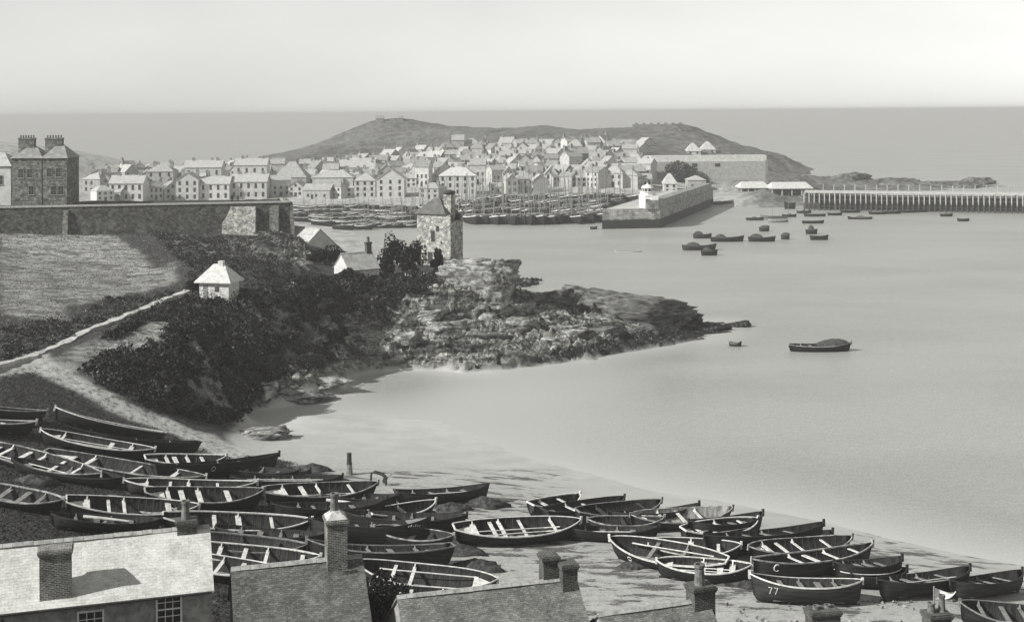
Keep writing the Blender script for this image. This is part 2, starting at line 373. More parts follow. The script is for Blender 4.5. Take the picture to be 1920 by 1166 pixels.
# sand: trodden and dry high up, smooth and pale towards the water
sandc = t.mix(.45, t.ramp(n2, [(.40, .29), (.60, .43)]), t.ramp(n3, [(.40, .24), (.60, .5)]))
smooth_s = t.ramp(n1, [(.40, .41), (.60, .46)])
lowz = t.ramp(t.math('MULTIPLY', sep.outputs['Z'], .42), [(.0, 1.), (1., 0.)]); lowz.node.color_ramp.elements[0].position = .3; lowz.node.color_ramp.elements[1].position = 1.
sandc = t.mix(lowz, sandc, smooth_s)
wn = t.noise(t.mapped(P, (.5, 1.6, 1), (0, 0, .15)), .55, 6, .72, .3)
sandc = t.mix(t.math('MULTIPLY', t.attr('weedy').outputs['Fac'], t.ramp(wn, [(.53, .0), (.59, .85)]), True), sandc, t.ramp(n3, [(.42, .015), (.60, .12)]))
col = t.mix(t.attr('sand').outputs['Fac'], col, sandc)
col = t.mix(t.math('MULTIPLY', t.attr('path').outputs['Fac'], t.ramp(n2, [(.40, .5), (.45, 1.)]), True), col, t.ramp(n2, [(.40, .36), (.60, .58)]))
hgt = t.math('ADD', n3, t.math('MULTIPLY', r2, 1.2))
rough_fac = t.math('SUBTRACT', 1.05, t.attr('sand').outputs['Fac'], True)
bn = t.node('ShaderNodeBump'); bn.inputs['Distance'].default_value = .25; t.link(hgt, bn.inputs['Height']); t.link(t.math('MULTIPLY', rough_fac, .9), bn.inputs['Strength'])
t.link(bn.outputs[0], t.b.inputs['Normal'])
M['ground'] = t.out(col, .9, spec=.15)
me.polygons.foreach_set('use_smooth', (rock.ravel()[fq].mean(1) < .5)); me.materials.append(M['ground']); NEAR = obj('ground', me); tag(NEAR, kind='structure')
NEAR_GRID = (X, Y, Z, PX, PY)

X, Y, fq = grid(-430, 320, 260, 1010, 4.)
Z = ground0(X, Y); PXf, PYf = project(X, Y, Z)
hill = blur(((Y > 640) & (Z > 2)).astype(float), 2)
head = blur(((X > 85) & (Y > 440)).astype(float), 2)
Z = Z + np.maximum(hill*.6, head)*(1 + .9*head)*(1.2*ridged(X*.03, Y*.03, 71, 4) + 1.1*ridged(X*.09, Y*.09, 75, 4) + .6*fbm(X*.2, Y*.2, 77, 2)) * sstep(-1.5, 1.5, Z)
Z[0] -= .05
me = fast_mesh('town_ground', np.c_[X.ravel(), Y.ravel(), Z.ravel()], fq, [], True)
set_attr(me, 'turf', np.clip(blur((((PYf < 262) | (Y > 690) & (PXf > 480)) | (PXf > 1200) & (PYf < 300) | (PXf > 1430)).astype(float)*(Z > 1), 1), 0, 1)); set_attr(me, 'crag', head)
t = NT('town_ground'); P = t.coord('World')
n1, n2 = t.noise(P, .03, 6, .65), t.noise(P, .25, 6, .7)
turf = t.mix(.5, t.ramp(n1, [(.40, .05), (.60, .14)]), t.ramp(n2, [(.40, .03), (.60, .20)]))
crag = t.mix(.5, t.ramp(n2, [(.42, .03), (.58, .26)]), t.ramp(n1, [(.40, .05), (.60, .16)]))
flat = t.ramp(n2, [(.40, .26), (.60, .46)])
col = t.mix(t.attr('turf').outputs['Fac'], flat, turf); col = t.mix(t.math('MULTIPLY', t.attr('crag').outputs['Fac'], .75), col, crag)
M['town_ground'] = t.out(col, .9, n2, .6, 1., .15)
me.materials.append(M['town_ground']); tag(obj('town_ground', me), kind='structure')

# ------------------------------------------------------------------ sea
def axis(lo, hi, step, far):
    a = list(np.arange(lo, hi + 1e-6, step)); d = step; x = hi
    while x < far: d *= 1.5; x += d; a.append(x)
    d = step; x = lo
    while x > -far: d *= 1.5; x -= d; a.insert(0, x)
    return np.array(a)
xs, ys = axis(-60, 90, 1.5, 60000), axis(85, 260, 1.5, 60000)
X, Y = np.meshgrid(xs, ys); nx, ny = len(xs), len(ys)
i = np.arange(nx*ny).reshape(ny, nx); fq = np.stack([i[:-1, :-1], i[:-1, 1:], i[1:, 1:], i[1:, :-1]], -1).reshape(-1, 4)
inside = (abs(X) < 120) & (Y > 60) & (Y < 262)
dep = np.where(inside, -ground0(np.clip(X, -120, 84), np.clip(Y, 0, 262)), 4)
me = fast_mesh('sea', np.c_[X.ravel(), Y.ravel(), 0*X.ravel()], fq, [], True)
set_attr(me, 'depth', dep)
t = NT('sea_water'); P = t.coord('World')
n1, n2 = t.noise(t.mapped(P, (1, 2.2, 1), (0, 0, -.5)), .018, 5, .6), t.noise(t.mapped(P, (1, 1.8, 1), (0, 0, .3)), .9, 6, .7)
deep = t.mix(.4, t.ramp(n1, [(.40, .28), (.60, .36)]), t.ramp(n2, [(.40, .27), (.60, .38)]))
dfac = t.math('MULTIPLY', t.attr('depth').outputs['Fac'], 1.); dfac = t.math('ADD', dfac, t.math('MULTIPLY', t.math('SUBTRACT', n1, .5), .5), True)
col = t.mix(dfac, .45, deep)
n4 = t.noise(t.mapped(P, (1, .4, 1), (0, 0, .2)), 6.5, 4, .85)
col = t.mix(t.math('ADD', t.math('MULTIPLY', dfac, .3), .06), col, t.ramp(n4, [(.40, .18), (.60, .82)]), 'OVERLAY')
M['sea'] = t.out(col, .42, n2, .12, .3, .35)
me.materials.append(M['sea']); tag(obj('sea', me), kind='structure')

# ------------------------------------------------------------------ sky, sun, haze, camera
SUN_DIR = Vector((-.85, -.38, .62)).normalized()
w = bpy.data.worlds.new('World'); scene.world = w; w.use_nodes = True
nt = w.node_tree; bg = nt.nodes['Background']; sk = nt.nodes.new('ShaderNodeTexSky'); sk.sky_type = 'NISHITA'; sk.sun_disc = False
sk.sun_elevation = math.asin(SUN_DIR.z); sk.sun_rotation = math.atan2(SUN_DIR.x, SUN_DIR.y); sk.dust_density = 0.; sk.air_density = 2.0
bw = nt.nodes.new('ShaderNodeRGBToBW'); nt.links.new(sk.outputs[0], bw.inputs[0])
mx = nt.nodes.new('ShaderNodeMix'); mx.data_type = 'RGBA'; mx.blend_type = 'MULTIPLY'; mx.inputs[0].default_value = 1; mx.inputs[7].default_value = (1, .998, .972, 1)
cn = nt.nodes.new('ShaderNodeTexNoise'); cm = nt.nodes.new('ShaderNodeMapping'); ct = nt.nodes.new('ShaderNodeTexCoord'); nt.links.new(ct.outputs['Generated'], cm.inputs[0]); cm.inputs['Scale'].default_value = (1, 1, 3.2); nt.links.new(cm.outputs[0], cn.inputs['Vector']); cn.inputs['Scale'].default_value = 5.; cn.inputs['Detail'].default_value = 6
cr = nt.nodes.new('ShaderNodeMapRange'); nt.links.new(cn.outputs['Fac'], cr.inputs[0]); cr.inputs[1].default_value = .35; cr.inputs[2].default_value = .65; cr.inputs[3].default_value = .965; cr.inputs[4].default_value = 1.035
ml = nt.nodes.new('ShaderNodeMath'); ml.operation = 'MULTIPLY'; nt.links.new(bw.outputs[0], ml.inputs[0]); nt.links.new(cr.outputs[0], ml.inputs[1])
nt.links.new(ml.outputs[0], mx.inputs[6]); nt.links.new(mx.outputs[2], bg.inputs[0]); bg.inputs[1].default_value = SKY_S
sl = bpy.data.lights.new('sun', 'SUN'); sl.energy = SUN_S; sl.angle = math.radians(.6); sl.color = (1, .99, .965)
so = bpy.data.objects.new('sun', sl); COL.objects.link(so); so.rotation_euler = SUN_DIR.to_track_quat('Z', 'Y').to_euler(); so.location = (-100, -50, 120)
hb = MB(); hb.box(-61500, 61500, -61500, 61500, -6, 38)
hz = hb.build('haze', NT('sea_haze').m, uvs=False); tag(hz, kind='stuff')
hm = hz.data.materials[0]; hn = hm.node_tree; hn.nodes.remove(hn.nodes['Principled BSDF'])
pv = hn.nodes.new('ShaderNodeVolumePrincipled'); pv.inputs['Color'].default_value = HAZE_C; pv.inputs['Density'].default_value = HAZE_D
hn.links.new(pv.outputs[0], hn.nodes['Material Output'].inputs['Volume'])
cam = bpy.data.cameras.new('camera'); co = bpy.data.objects.new('camera', cam); COL.objects.link(co); scene.camera = co
cam.sensor_width = 36; cam.lens = 36*F/1920; cam.shift_x = 0; cam.shift_y = -(583 - CY)/1920; cam.clip_end = 200000; cam.clip_start = .5
co.location = (0, 0, H); co.rotation_euler = (math.pi/2, 0, 0)
co.matrix_world = Matrix.Translation((0, 0, H)) @ Euler((math.pi/2, 0, 0)).to_matrix().to_4x4() @ Matrix.Rotation(-TH, 4, 'Z')
scene.view_settings.view_transform = 'Standard'; scene.view_settings.look = 'None'; scene.view_settings.exposure = EXPO; scene.view_settings.gamma = 1
scene.cycles.max_bounces = 5; scene.cycles.volume_bounces = 0; scene.cycles.transparent_max_bounces = 4
# ------------------------------------------------------------------ boats
M['canvas'] = mottled('dark_tarpaulin', .03, .08, 2., .85)
M['worn_rail'] = mottled('worn_rail', .14, .5, 2.2, .75)
def hull_stations(L, B, D, transom, N=22, bow_rise=.42, stern_rise=.26):
    st = []
    for k in range(N + 1):
        t = -1 + 2*k/N
        if t >= 0: b = (1 - t**2.3)**.78
        elif transom: b = 1 - (1 - transom)*abs(t)**2.4
        else: b = (1 - abs(t)**2.6)**.74
        b = max(b, .012)*B/2
        zg = D*(1 + (bow_rise*t**2.2 if t > 0 else stern_rise*abs(t)**2.2))
        a = abs(t); k0 = .82 if t > 0 else .86
        zk = 0 if a < k0 else D*(.34 if t > 0 else .30)*((a - k0)/(1 - k0))**2
        xr = t*L/2
        st.append((t, xr, b, zg, zk))
    return st
def section(b, zg, zk, m=7, inset=0.):
    out = []
    for j in range(m + 1):
        a = j/m*math.pi/2
        y = max(b - inset, .006)*math.sin(a)**.9; z = zk + inset*1.2 + (zg - zk - inset*1.2)*(1 - math.cos(a))**.82
        out.append((y, z))
    return out
def boat_parts(root, L, B, D, transom=None, gun='pale_wood', thwarts=(-.55, -.2, .12, .45), thw='pale_wood', inner='inside', outer='tar', stern=True, post=True,
               heap=None, cover=None, ring=None, detail=True, rail_line=False, oars=0, foredeck=False):
    rj = random.Random(int(L*997 + B*131)); transom = rj.choice((0, 0, 0, .32, .42)) if transom is None and detail else (transom or 0)
    st = hull_stations(L, B, D, transom, bow_rise=rj.uniform(.3, .55), stern_rise=rj.uniform(.14, .32)); N = len(st); m = 7
    thwarts = [t + rj.uniform(-.05, .05) for t in thwarts]
    if gun == 'pale_wood' and rj.random() < .3: gun = 'worn_rail'
    if detail and oars == 0 and rj.random() < .35 and L > 7: oars = rj.choice((1, 2))
    if outer == 'tar' and rj.random() < .35: outer = 'tar_worn'
    mb = MB()
    for inset, mi in ((0., 0), (.06, 1)):
        vs = []; fs = []
        rows = []
        for (t, x, b, zg, zk) in st:
            sec = section(b, zg, zk, m, inset); rake = 0
            row = [(y, z) for (y, z) in sec[::-1]] + [(-y, z) for (y, z) in sec[1:]]
            rows.append(len(vs))
            for (y, z) in row:
                xr = x - (.035*L*(1 - (z - zk)/max(zg - zk, .01))*(1 if t > 0 else -.8))*max(0, (abs(t) - .8)/.2)
                xr -= inset*(1 if t > .99 else -1 if t < -.99 else 0)
                vs.append((xr, y, z))
        w = 2*m + 1
        for k in range(N - 1):
            for j in range(w - 1):
                a = k*w + j; q = (a, a + 1, a + w + 1, a + w); fs.append(q if mi == 0 else q[::-1])
        fs.append(tuple(range(w)) if mi == 0 else tuple(range(w))[::-1])
        fs.append(tuple(range((N-1)*w, N*w))[::-1] if mi == 0 else tuple(range((N-1)*w, N*w)))
        mb.add(vs, fs, mi)
    mb.box(-L*.47, L*.44, -.05, .05, -.13, .04)          # keel
    hull = mb.build('hull', [M[outer], M[inner]], root, smooth=True)
    def half(t):
        k = (t + 1)/2*(N - 1); i = min(int(k), N - 2); f = k - i
        return [st[i][q]*(1 - f) + st[i+1][q]*f for q in range(5)]
    g = MB(); wv = rj.uniform(.045, .075) if gun != 'tar' else .06
    for s in (1, -1):
        vs = []; fs = []
        for (t, x, b, zg, zk) in st:
            for dy, dz in ((.03, -.05), (.03, .035), (-wv, .035), (-wv, -.05)):
                vs.append((x, s*max(b + dy, .0), zg + dz))
        for k in range(N - 1):
            for j in range(4):
                a, b_ = k*4 + j, k*4 + (j + 1) % 4; q = (a, a + 4, b_ + 4, b_); fs.append(q if s > 0 else q[::-1])
        fs += [(0, 1, 2, 3), ((N-1)*4 + 3, (N-1)*4 + 2, (N-1)*4 + 1, (N-1)*4)]
        g.add(vs, fs)
    if transom:
        t, x, b, zg, zk = st[0]; g.box(x - .05, x + .05, -b, b, zg - .08, zg + .03)
    g.build('gunwale', M[gun], root)
    if rail_line:
        r = MB()
        for s in (1, -1):
            pts = [(x - .0*t, s*(section(b, zg, zk, 7)[5][0] + .02), section(b, zg, zk, 7)[5][1] + .02) for (t, x, b, zg, zk) in st[1:-1]]
            r.tube(pts, .035, 4)
        r.build('rubbing_strake', M['pale_wood'], root)
    if detail:
        for k, t in enumerate(thwarts):
            _, x, b, zg, zk = half(t); yb = max(b - .09, .05); z = zg - .2
            wd = rj.choice((.11, .14, .19))
            q = MB(); q.box(x - wd, x + wd, -yb, yb, z - .05, z)
            if k % 2 == 0:                                     # knees
                for s in (1, -1): q.add([(x - .04, s*yb, z), (x + .04, s*yb, z), (x + .04, s*(yb - .28), z), (x - .04, s*(yb - .28), z), (x - .04, s*yb, z + .2), (x + .04, s*yb, z + .2)],
                                        [(0,1,2,3), (0,4,5,1), (4,3,2,5), (0,3,4), (1,5,2)])
            q.build('thwart', M[thw], root)
        if stern:
            _, xa, ba, zga, _ = half(-.93); _, xb, bb, zgb, _ = half(-.66)
            q = MB(); z = zgb - .3
            ba = max(ba - .1, .06)*.9; bb = (bb - .09)*.93
            q.add([(xa, -ba, z), (xb, -bb, z), (xb, bb, z), (xa, ba, z), (xa, -ba, z - .05), (xb, -bb, z - .05), (xb, bb, z - .05), (xa, ba, z - .05)],
                  [(0,1,2,3), (7,6,5,4), (0,4,5,1), (1,5,6,2), (2,6,7,3), (3,7,4,0)])
            q.build('stern_seat', M[thw], root)
        q = MB()
        for j in range(5):
            y0 = (-.5 + .2*j)*B*.42; q.box(-L*.33, L*.3, y0, y0 + B*.42*.17, .16, .2)
        q.build('floor_boards', M['grey_wood'], root)
        if inner == 'inside':
            q = MB()
            for t in np.linspace(-.78, .78, 15):
                _, x, b, zg, zk = half(t); sec = section(b, zg, zk, 7, .065)
                for s in (1, -1): q.tube([(x, s*y, z) for (y, z) in sec[1:]], .022, 4)
            q.build('rib', M['dark_wood'], root)
    if foredeck:
        _, xa, ba, zga, _ = half(.62); _, xb, bb, zgb, _ = half(.97)
        q = MB(); q.add([(xa, -ba + .05, zga - .02), (xb, -.03, zgb - .02), (xb, .03, zgb - .02), (xa, ba - .05, zga - .02), (xa, -ba + .05, zga - .06), (xa, ba - .05, zga - .06)],
                        [(0,1,2,3), (0,3,5,4), (0,4,1), (3,2,5)]); q.build('foredeck', M[thw], root)
    if post:
        t, x, b, zg, zk = st[-1]; q = MB(); q.box(x - .10, x + .07, -.06, .06, zg - .35, zg + .2); q.build('stem_post', M[gun], root)
        if not transom:
            t, x, b, zg, zk = st[0]; q = MB(); q.box(x - .06, x + .09, -.055, .055, zg - .3, zg + .14); q.build('stern_post', M[gun], root)
    for k in range(oars):
        q = MB(); y = (-.25 + .22*k)*B; z = half(0)[3] - .16
        q.tube([(-L*.36, y, z), (L*.2, y*.8, z + .03)], .04, 5); q.add([(L*.2, y*.8 - .07, z + .03), (L*.33, y*.8 - .09, z + .05), (L*.33, y*.8 + .09, z + .05), (L*.2, y*.8 + .07, z + .03), (L*.265, y*.8, z + .075)],
              [(0,1,4), (1,2,4), (2,3,4), (3,0,4), (3,2,1,0)]); q.build('oar', M['pale_wood'], root)
    if cover:
        x0, x1, hgt = cover; vs = []; fs = []; nx_, ny_ = 12, 9
        for a in range(nx_ + 1):
            t = x0 + (x1 - x0)*a/nx_; _, x, b, zg, zk = half(t); f = math.sin(math.pi*a/nx_)**.6
            for c in range(ny_ + 1):
                s = -1 + 2*c/ny_; vs.append((x, s*b*1.02, zg + hgt*f*(1 - abs(s)**1.6) + .05 + .05*hgt*math.sin(a*2.1 + c*1.7)))
        for a in range(nx_):
            for c in range(ny_):
                i = a*(ny_ + 1) + c; fs.append((i, i + ny_ + 1, i + ny_ + 2, i + 1))
        MB().add(vs, fs).build('canvas_cover', M['canvas'], root, smooth=True)
    if ring:
        side, xf, kind = ring; t = xf; _, x, b, zg, zk = half(t); s6 = section(b, zg, zk, 7); y6, z6 = s6[6]
        def on(dx, z): k = half(xf + 2*dx/L); sc = section(k[2], k[3], k[4], 9); return (x + dx, side*(float(np.interp(z, [c[1] for c in sc], [c[0] for c in sc])) + .03), z)
        q = MB(); zc = (zg + zk)/2 + (.3 if kind == 'C' else .16)*D
        if kind == 'C': q.tube([on(.19*math.cos(a)*(-side), zc + .22*math.sin(a)) for a in np.linspace(.9, 5.4, 12)], .04, 5)
        elif kind == 'O': q.tube([on(.17*math.cos(a), zc + .17*math.sin(a)) for a in np.linspace(0, 2*math.pi, 14)], .024, 5)
        elif kind == '77':
            for dx in (-.17, .17): q.tube([on(-side*(dx - .1), zc + .2), on(-side*(dx + .1), zc + .2), on(-side*(dx - .02), zc - .22)], .028, 4)
        elif kind == 'dash':
            for k, h in enumerate((.08, .16, .08, .18, .15, .08)): q.tube([on(-.5 + .17*k, zc + .3), on(-.42 + .17*k, zc + .3 + h)], .03, 4)
        q.build('painted_mark', M['white'], hull)
    return hull
BOATGRP = {}
def beach_boat(a, b, label, beam=2.5, D=.95, bow='R', heel=7, grp='open boats drawn up on the beach', seed=0, ends=None, **kw):
    dz = D*1.36
    p1 = atg(a[0], a[1], D*(1.42 if bow == 'L' else 1.26)); p2 = atg(b[0], b[1], D*(1.42 if bow == 'R' else 1.26))
    if ends:                                                  # one end hidden: keep a sensible length by sliding it in or out
        d = (p2 - p1); d.z *= .5; L0 = d.length
        if ends[0] == 'L': p1 = p2 - d*(ends[1]/L0)
        else: p2 = p1 + d*(ends[1]/L0)
    bowp, ster = (p2, p1) if bow == 'R' else (p1, p2)
    ax = bowp - ster; L = ax.length; mid = (p1 + p2)/2
    gzb, gzs = gz(bowp.x, bowp.y), gz(ster.x, ster.y)
    pitch = math.atan2(gzb - gzs, math.hypot(ax.x, ax.y)); yaw = math.atan2(ax.y, ax.x)
    sgn = 1 if math.cos(yaw) > 0 else -1
    R = Euler((0, 0, yaw)).to_matrix() @ Euler((0, -pitch, 0)).to_matrix() @ Euler((math.radians(heel)*sgn, 0, 0)).to_matrix()
    zc = max(gz(mid.x, mid.y), (gzb + gzs)/2 - .25) + .06 - abs(heel)*.004
    o = thing('open_boat', (mid.x, mid.y, zc), label, 'boat', grp); o.rotation_euler = R.to_euler()
    boat_parts(o, L, beam, D, **kw)
    print('BOAT %-60s L=%.1f Y=%.0f' % (label[:60], L, mid.y))
    return o
dk = dict(gun='tar_worn', thw='grey_wood')
LB = 'boats crowded on the grassy bank'
RB = 'boats drawn up on the sand'
# left bank
beach_boat((95,760),(305,806),'long black boat nearest the sandy path, broad pale rail along its upper edge',2.3,.95,'L',-9,LB,transom=.5,thwarts=(-.7,-.3,.3),foredeck=False)
beach_boat((-190,745),(86,771),'boat at the edge of the bank above the others, only its pale-railed end showing',2.2,.9,'R',-4,LB,ends=('L',9.5))
beach_boat((-190,772),(65,792),'half-seen boat just below the uppermost one at the left border',2.3,.9,'R',-2,LB,ends=('L',9.5))
beach_boat((70,803),(286,838),'black boat with dim interior and a pale lit end, below the long pale-railed boat',2.4,.95,'R',4,LB,thwarts=(-.6,.2,.62),gun='pale_wood')
beach_boat((150,806),(372,827),'plain black hull with square stern ending at the sandy path',2.3,1.0,'L',-6,LB,transom=.45,ends=('L',10),**dk)
beach_boat((-130,788),(190,880),'large boat with wide pale rail and thwarts, running off the left border',2.7,1.0,'R',7,LB,ends=('L',12.5),thwarts=(-.5,-.25,0,.3,.6))
beach_boat((85,838),(385,886),'long narrow boat with broad pale plank edge and ringed black neighbour at its tip',2.5,1.0,'R',3,LB,thwarts=(-.5,.1,.62))
beach_boat((268,853),(420,853),'short pale-benched boat tucked behind the tall black bow near the path',2.3,.9,'R',9,LB,thwarts=(-.45,-.2,.1,.45))
beach_boat((285,872),(523,849),'tall plain black boat whose high bow points at the water beside the path foot',2.4,1.2,'R',-7,LB,ring=(-1,-.2,'O'),**dk)
beach_boat((228,897),(480,904),'slim boat with twin pale rails lying between the long narrow boat and its wider neighbour',2.3,.9,'R',4,LB,thwarts=(-.7,-.35,-.05,.4))
beach_boat((266,917),(490,916),'wide open boat with pale bent thwarts and a plank lying across its tip',2.8,1.1,'R',9,LB,thwarts=(-.6,-.35,-.05,.42))
beach_boat((118,932),(368,941),'open boat with pale thwarts directly behind the pale roof chimney pot',2.7,1.0,'R',10,LB,thwarts=(-.72,-.4,-.12,.5))
beach_boat((490,912),(704,902),'open boat with bright triangular seats whose bow reaches the curved iron winch',2.7,1.1,'R',9,LB,thwarts=(-.65,-.3,0,.55))
beach_boat((430,893),(640,892),'low dark boat loaded with long pale planks, furthest from the roofs on the bank',2.1,.8,'R',0,LB,oars=3,**dk)
beach_boat((300,962),(580,969),'boat with pale thwarts between the pale roof and the tall brick chimney',2.8,1.05,'R',9,LB,thwarts=(-.62,-.3,0,.5))
beach_boat((330,998),(574,1018),'dark railed empty boat lying just above the roof gap, dull interior',2.5,.9,'R',7,LB,thwarts=(.0,.5),gun='grey_wood',thw='dark_wood')
beach_boat((310,1016),(598,1037),'boat with double pale rails touching the foot of the tall brick chimney',2.5,.95,'R',7,LB,thwarts=(-.3,0,.3,.75))
beach_boat((290,1032),(520,1063),'dark boat half hidden behind the dark tiled roof ridge, thin pale rail',2.4,.9,'R',6,LB,thwarts=(0,.4))
beach_boat((90,962),(300,972),'dark boat half hidden by the pale roof, one pale plank on its edge',2.3,.8,'R',-3,LB,oars=1,**dk)
beach_boat((505,941),(722,938),'plain dark hull lying under the boat with bright triangular seats',2.4,1.1,'R',-4,LB,rail_line=False,**dk)
beach_boat((575,972),(803,972),'dark decked boat with white square and painted letters at its bow',2.6,1.25,'R',-8,LB,ring=(-1,.72,'dash'),foredeck=True,**dk)
beach_boat((640,957),(874,963),'dark hull behind the lettered boat with a pale oar along its side',2.4,1.0,'R',-3,LB,oars=1,**dk)
beach_boat((570,1012),(846,1021),'big black transom hull beside the tall brick chimney, pale sand lining its rail',2.7,1.3,'L',-8,LB,transom=.5,gun='grey_wood',thw='grey_wood')
beach_boat((662,1048),(931,1080),'large black boat nearest the roofs, its long pale rail beside the brick chimney',2.9,1.15,'L',9,LB,thwarts=(.2,.42),transom=0,thw='pale_wood')
beach_boat((690,1096),(900,1116),'pointed boat end with pale rails peeping over the leafy shrub',2.4,.95,'L',8,LB,ends=('R',8.5),thwarts=(0,.4))
beach_boat((742,922),(918,908),'low black barge with raised end standing against the pale water',2.6,.95,'R',-6,RB,post=False,transom=.6,**dk)
beach_boat((690,958),(813,935),'small dark boat with one pale edge beside the white capstan',1.9,.85,'R',10,RB,thwarts=(0,),gun='pale_wood',thw='grey_wood')
# right group on the sand
beach_boat((848,984),(1086,967),'big black boat alone on the sand with five bright thwarts and pale rails',3.0,1.15,'R',10,RB,thwarts=(-.66,-.42,-.22,.05,.55))
beach_boat((990,944),(1083,925),'small boat furthest up the water edge with a triangular seat and raised stem',2.1,.85,'R',9,RB,thwarts=(-.3,.35))
beach_boat((1018,955),(1168,930),'black boat with tall stem second in the line by the water, few pale thwarts',2.3,.9,'R',4,RB,thwarts=(-.3,.1),gun='tar_worn')
beach_boat((1078,954),(1236,936),'black boat with dull brown interior third in the line by the water',2.5,1.05,'R',8,RB,thwarts=(-.4,.55),thw='dark_wood',gun='grey_wood')
beach_boat((1178,964),(1370,951),'boat with sunlit whitish interior in the line by the water',2.5,1.0,'R',9,RB,inner='inside_pale',thwarts=(-.35,0,.35))
beach_boat((1140,960),(1312,946),'long black hull showing only its rail behind the boat with whitish interior',2.1,.95,'R',-8,RB,**dk)
beach_boat((1276,990),(1416,968),'boat with a rounded pale rim and broad seats, deep black bow behind it',2.5,1.0,'R',9,RB,thwarts=(-.5,-.2,.1,.6))
beach_boat((1290,980),(1430,961),'black bow standing behind the boat with the rounded pale rim',2.4,1.1,'R',-3,RB,**dk)
beach_boat((1060,987),(1236,987),'low dark hull lying between the big lone boat and the ringed boat',2.1,.8,'R',-5,RB,oars=2,**dk)
beach_boat((1146,1001),(1366,1044),'boat tipped towards the roofs with wide dark interior and a painted ring on its side',2.8,1.15,'L',13,RB,thwarts=(-.2,.25),thw='grey_wood',ring=(1,.55,'O'))
beach_boat((1215,1012),(1389,1018),'boat with a pale curved rail lying behind the tipped ringed boat',2.5,1.0,'R',9,RB,thwarts=(-.1,.5))
beach_boat((1320,1004),(1546,982),'heavy black hull seen against the water in the middle of the right group',2.5,1.3,'R',-8,RB,rail_line=False,**dk)
beach_boat((1398,1024),(1592,1008),'open boat with pale ladder of thwarts behind the boat marked C',2.5,1.0,'R',8,RB,thwarts=(-.6,-.3,0,.5))
beach_boat((1407,1054),(1635,1020),'tall black boat with a white letter C on its side',2.4,1.25,'R',-1,RB,thwarts=(-.2,.05,.35,.7),ring=(-1,-.72,'C'))
beach_boat((1230,1046),(1410,1056),'black boat with pale oars inside, its end touching the boat marked C',2.4,1.0,'R',5,RB,thwarts=(0,.3,.6),oars=2)
beach_boat((1405,1077),(1618,1089),'black boat with white figures 77 on its side, nearest of the right group',2.7,1.2,'L',-7,RB,ring=(1,.62,'77'),gun='pale_wood',thw='grey_wood')
beach_boat((1470,1058),(1693,1041),'black square-ended hull with a thin white line, beside the boat marked C',2.5,1.35,'R',-8,RB,rail_line=True,transom=0,ends=('L',5.2),**dk)
beach_boat((1645,1090),(1820,1066),'black boat with raised round bow lying beyond the white cloth',2.5,1.05,'R',-6,RB,**dk)
beach_boat((1782,1092),(1918,1069),'black boat with raised bow at the right border, closest to the water',2.4,1.0,'R',-6,RB,**dk)
beach_boat((1795,1128),(1990,1150),'dark boat full of pale scraps in the bottom right corner',2.6,1.0,'L',7,RB,thwarts=(-.3,.1,.5),thw='grey_wood',gun='grey_wood')
# more hulls packed between the others
for a, b, lb, kw in (((20,858),(230,893),'dark hull wedged below the large boat running off the left border',dict(beam=2.1,D=.8,heel=3,thwarts=(0,.4),**dk)),
   ((-60,905),(118,934),'worn dark boat at the left border above the pale roof',dict(beam=2.4,D=.9,heel=6,thwarts=(-.3,.1,.5),gun='worn_rail',thw='grey_wood')),
   ((395,868),(560,884),'low dark hull lying behind the slim boat with twin rails',dict(beam=2.,D=.75,heel=-2,oars=1,**dk)),
   ((200,930),(330,958),'grey narrow punt between two pale-thwarted boats above the pale roof',dict(beam=1.6,D=.6,heel=5,thwarts=(0,),gun='worn_rail',thw='grey_wood')),
   ((400,985),(610,998),'plain black hull between the tall brick chimney and the boats above it',dict(beam=2.3,D=.95,heel=-4,**dk)),
   ((600,922),(745,926),'small black hull behind the bright-seated boat, near the iron winch',dict(beam=2.,D=.85,heel=-3,**dk)),
   ((700,985),(850,1000),'dark hull squeezed between the lettered boat and the big transom hull',dict(beam=2.3,D=.9,heel=3,thwarts=(0,.4),gun='worn_rail',thw='dark_wood')),
   ((1100,972),(1245,968),'dark boat end hidden behind the low hull of the right group',dict(beam=2.1,D=.8,heel=4,thwarts=(0,),gun='worn_rail',thw='dark_wood')),
   ((1440,1002),(1560,996),'small black hull behind the boat with the ladder of thwarts',dict(beam=2.,D=.8,heel=-3,**dk)),
   ((1590,1072),(1700,1066),'low black hull between the white-lined hull and the round bow',dict(beam=2.1,D=.85,heel=-3,**dk))):
    beach_boat(a, b, lb, kw.pop('beam'), kw.pop('D'), 'R', kw.pop('heel'), LB if a[0] < 720 else RB, **kw)
M['net'] = mottled('heaped_net', .015, .09, 3., .95, bump=.9, bdist=.1)
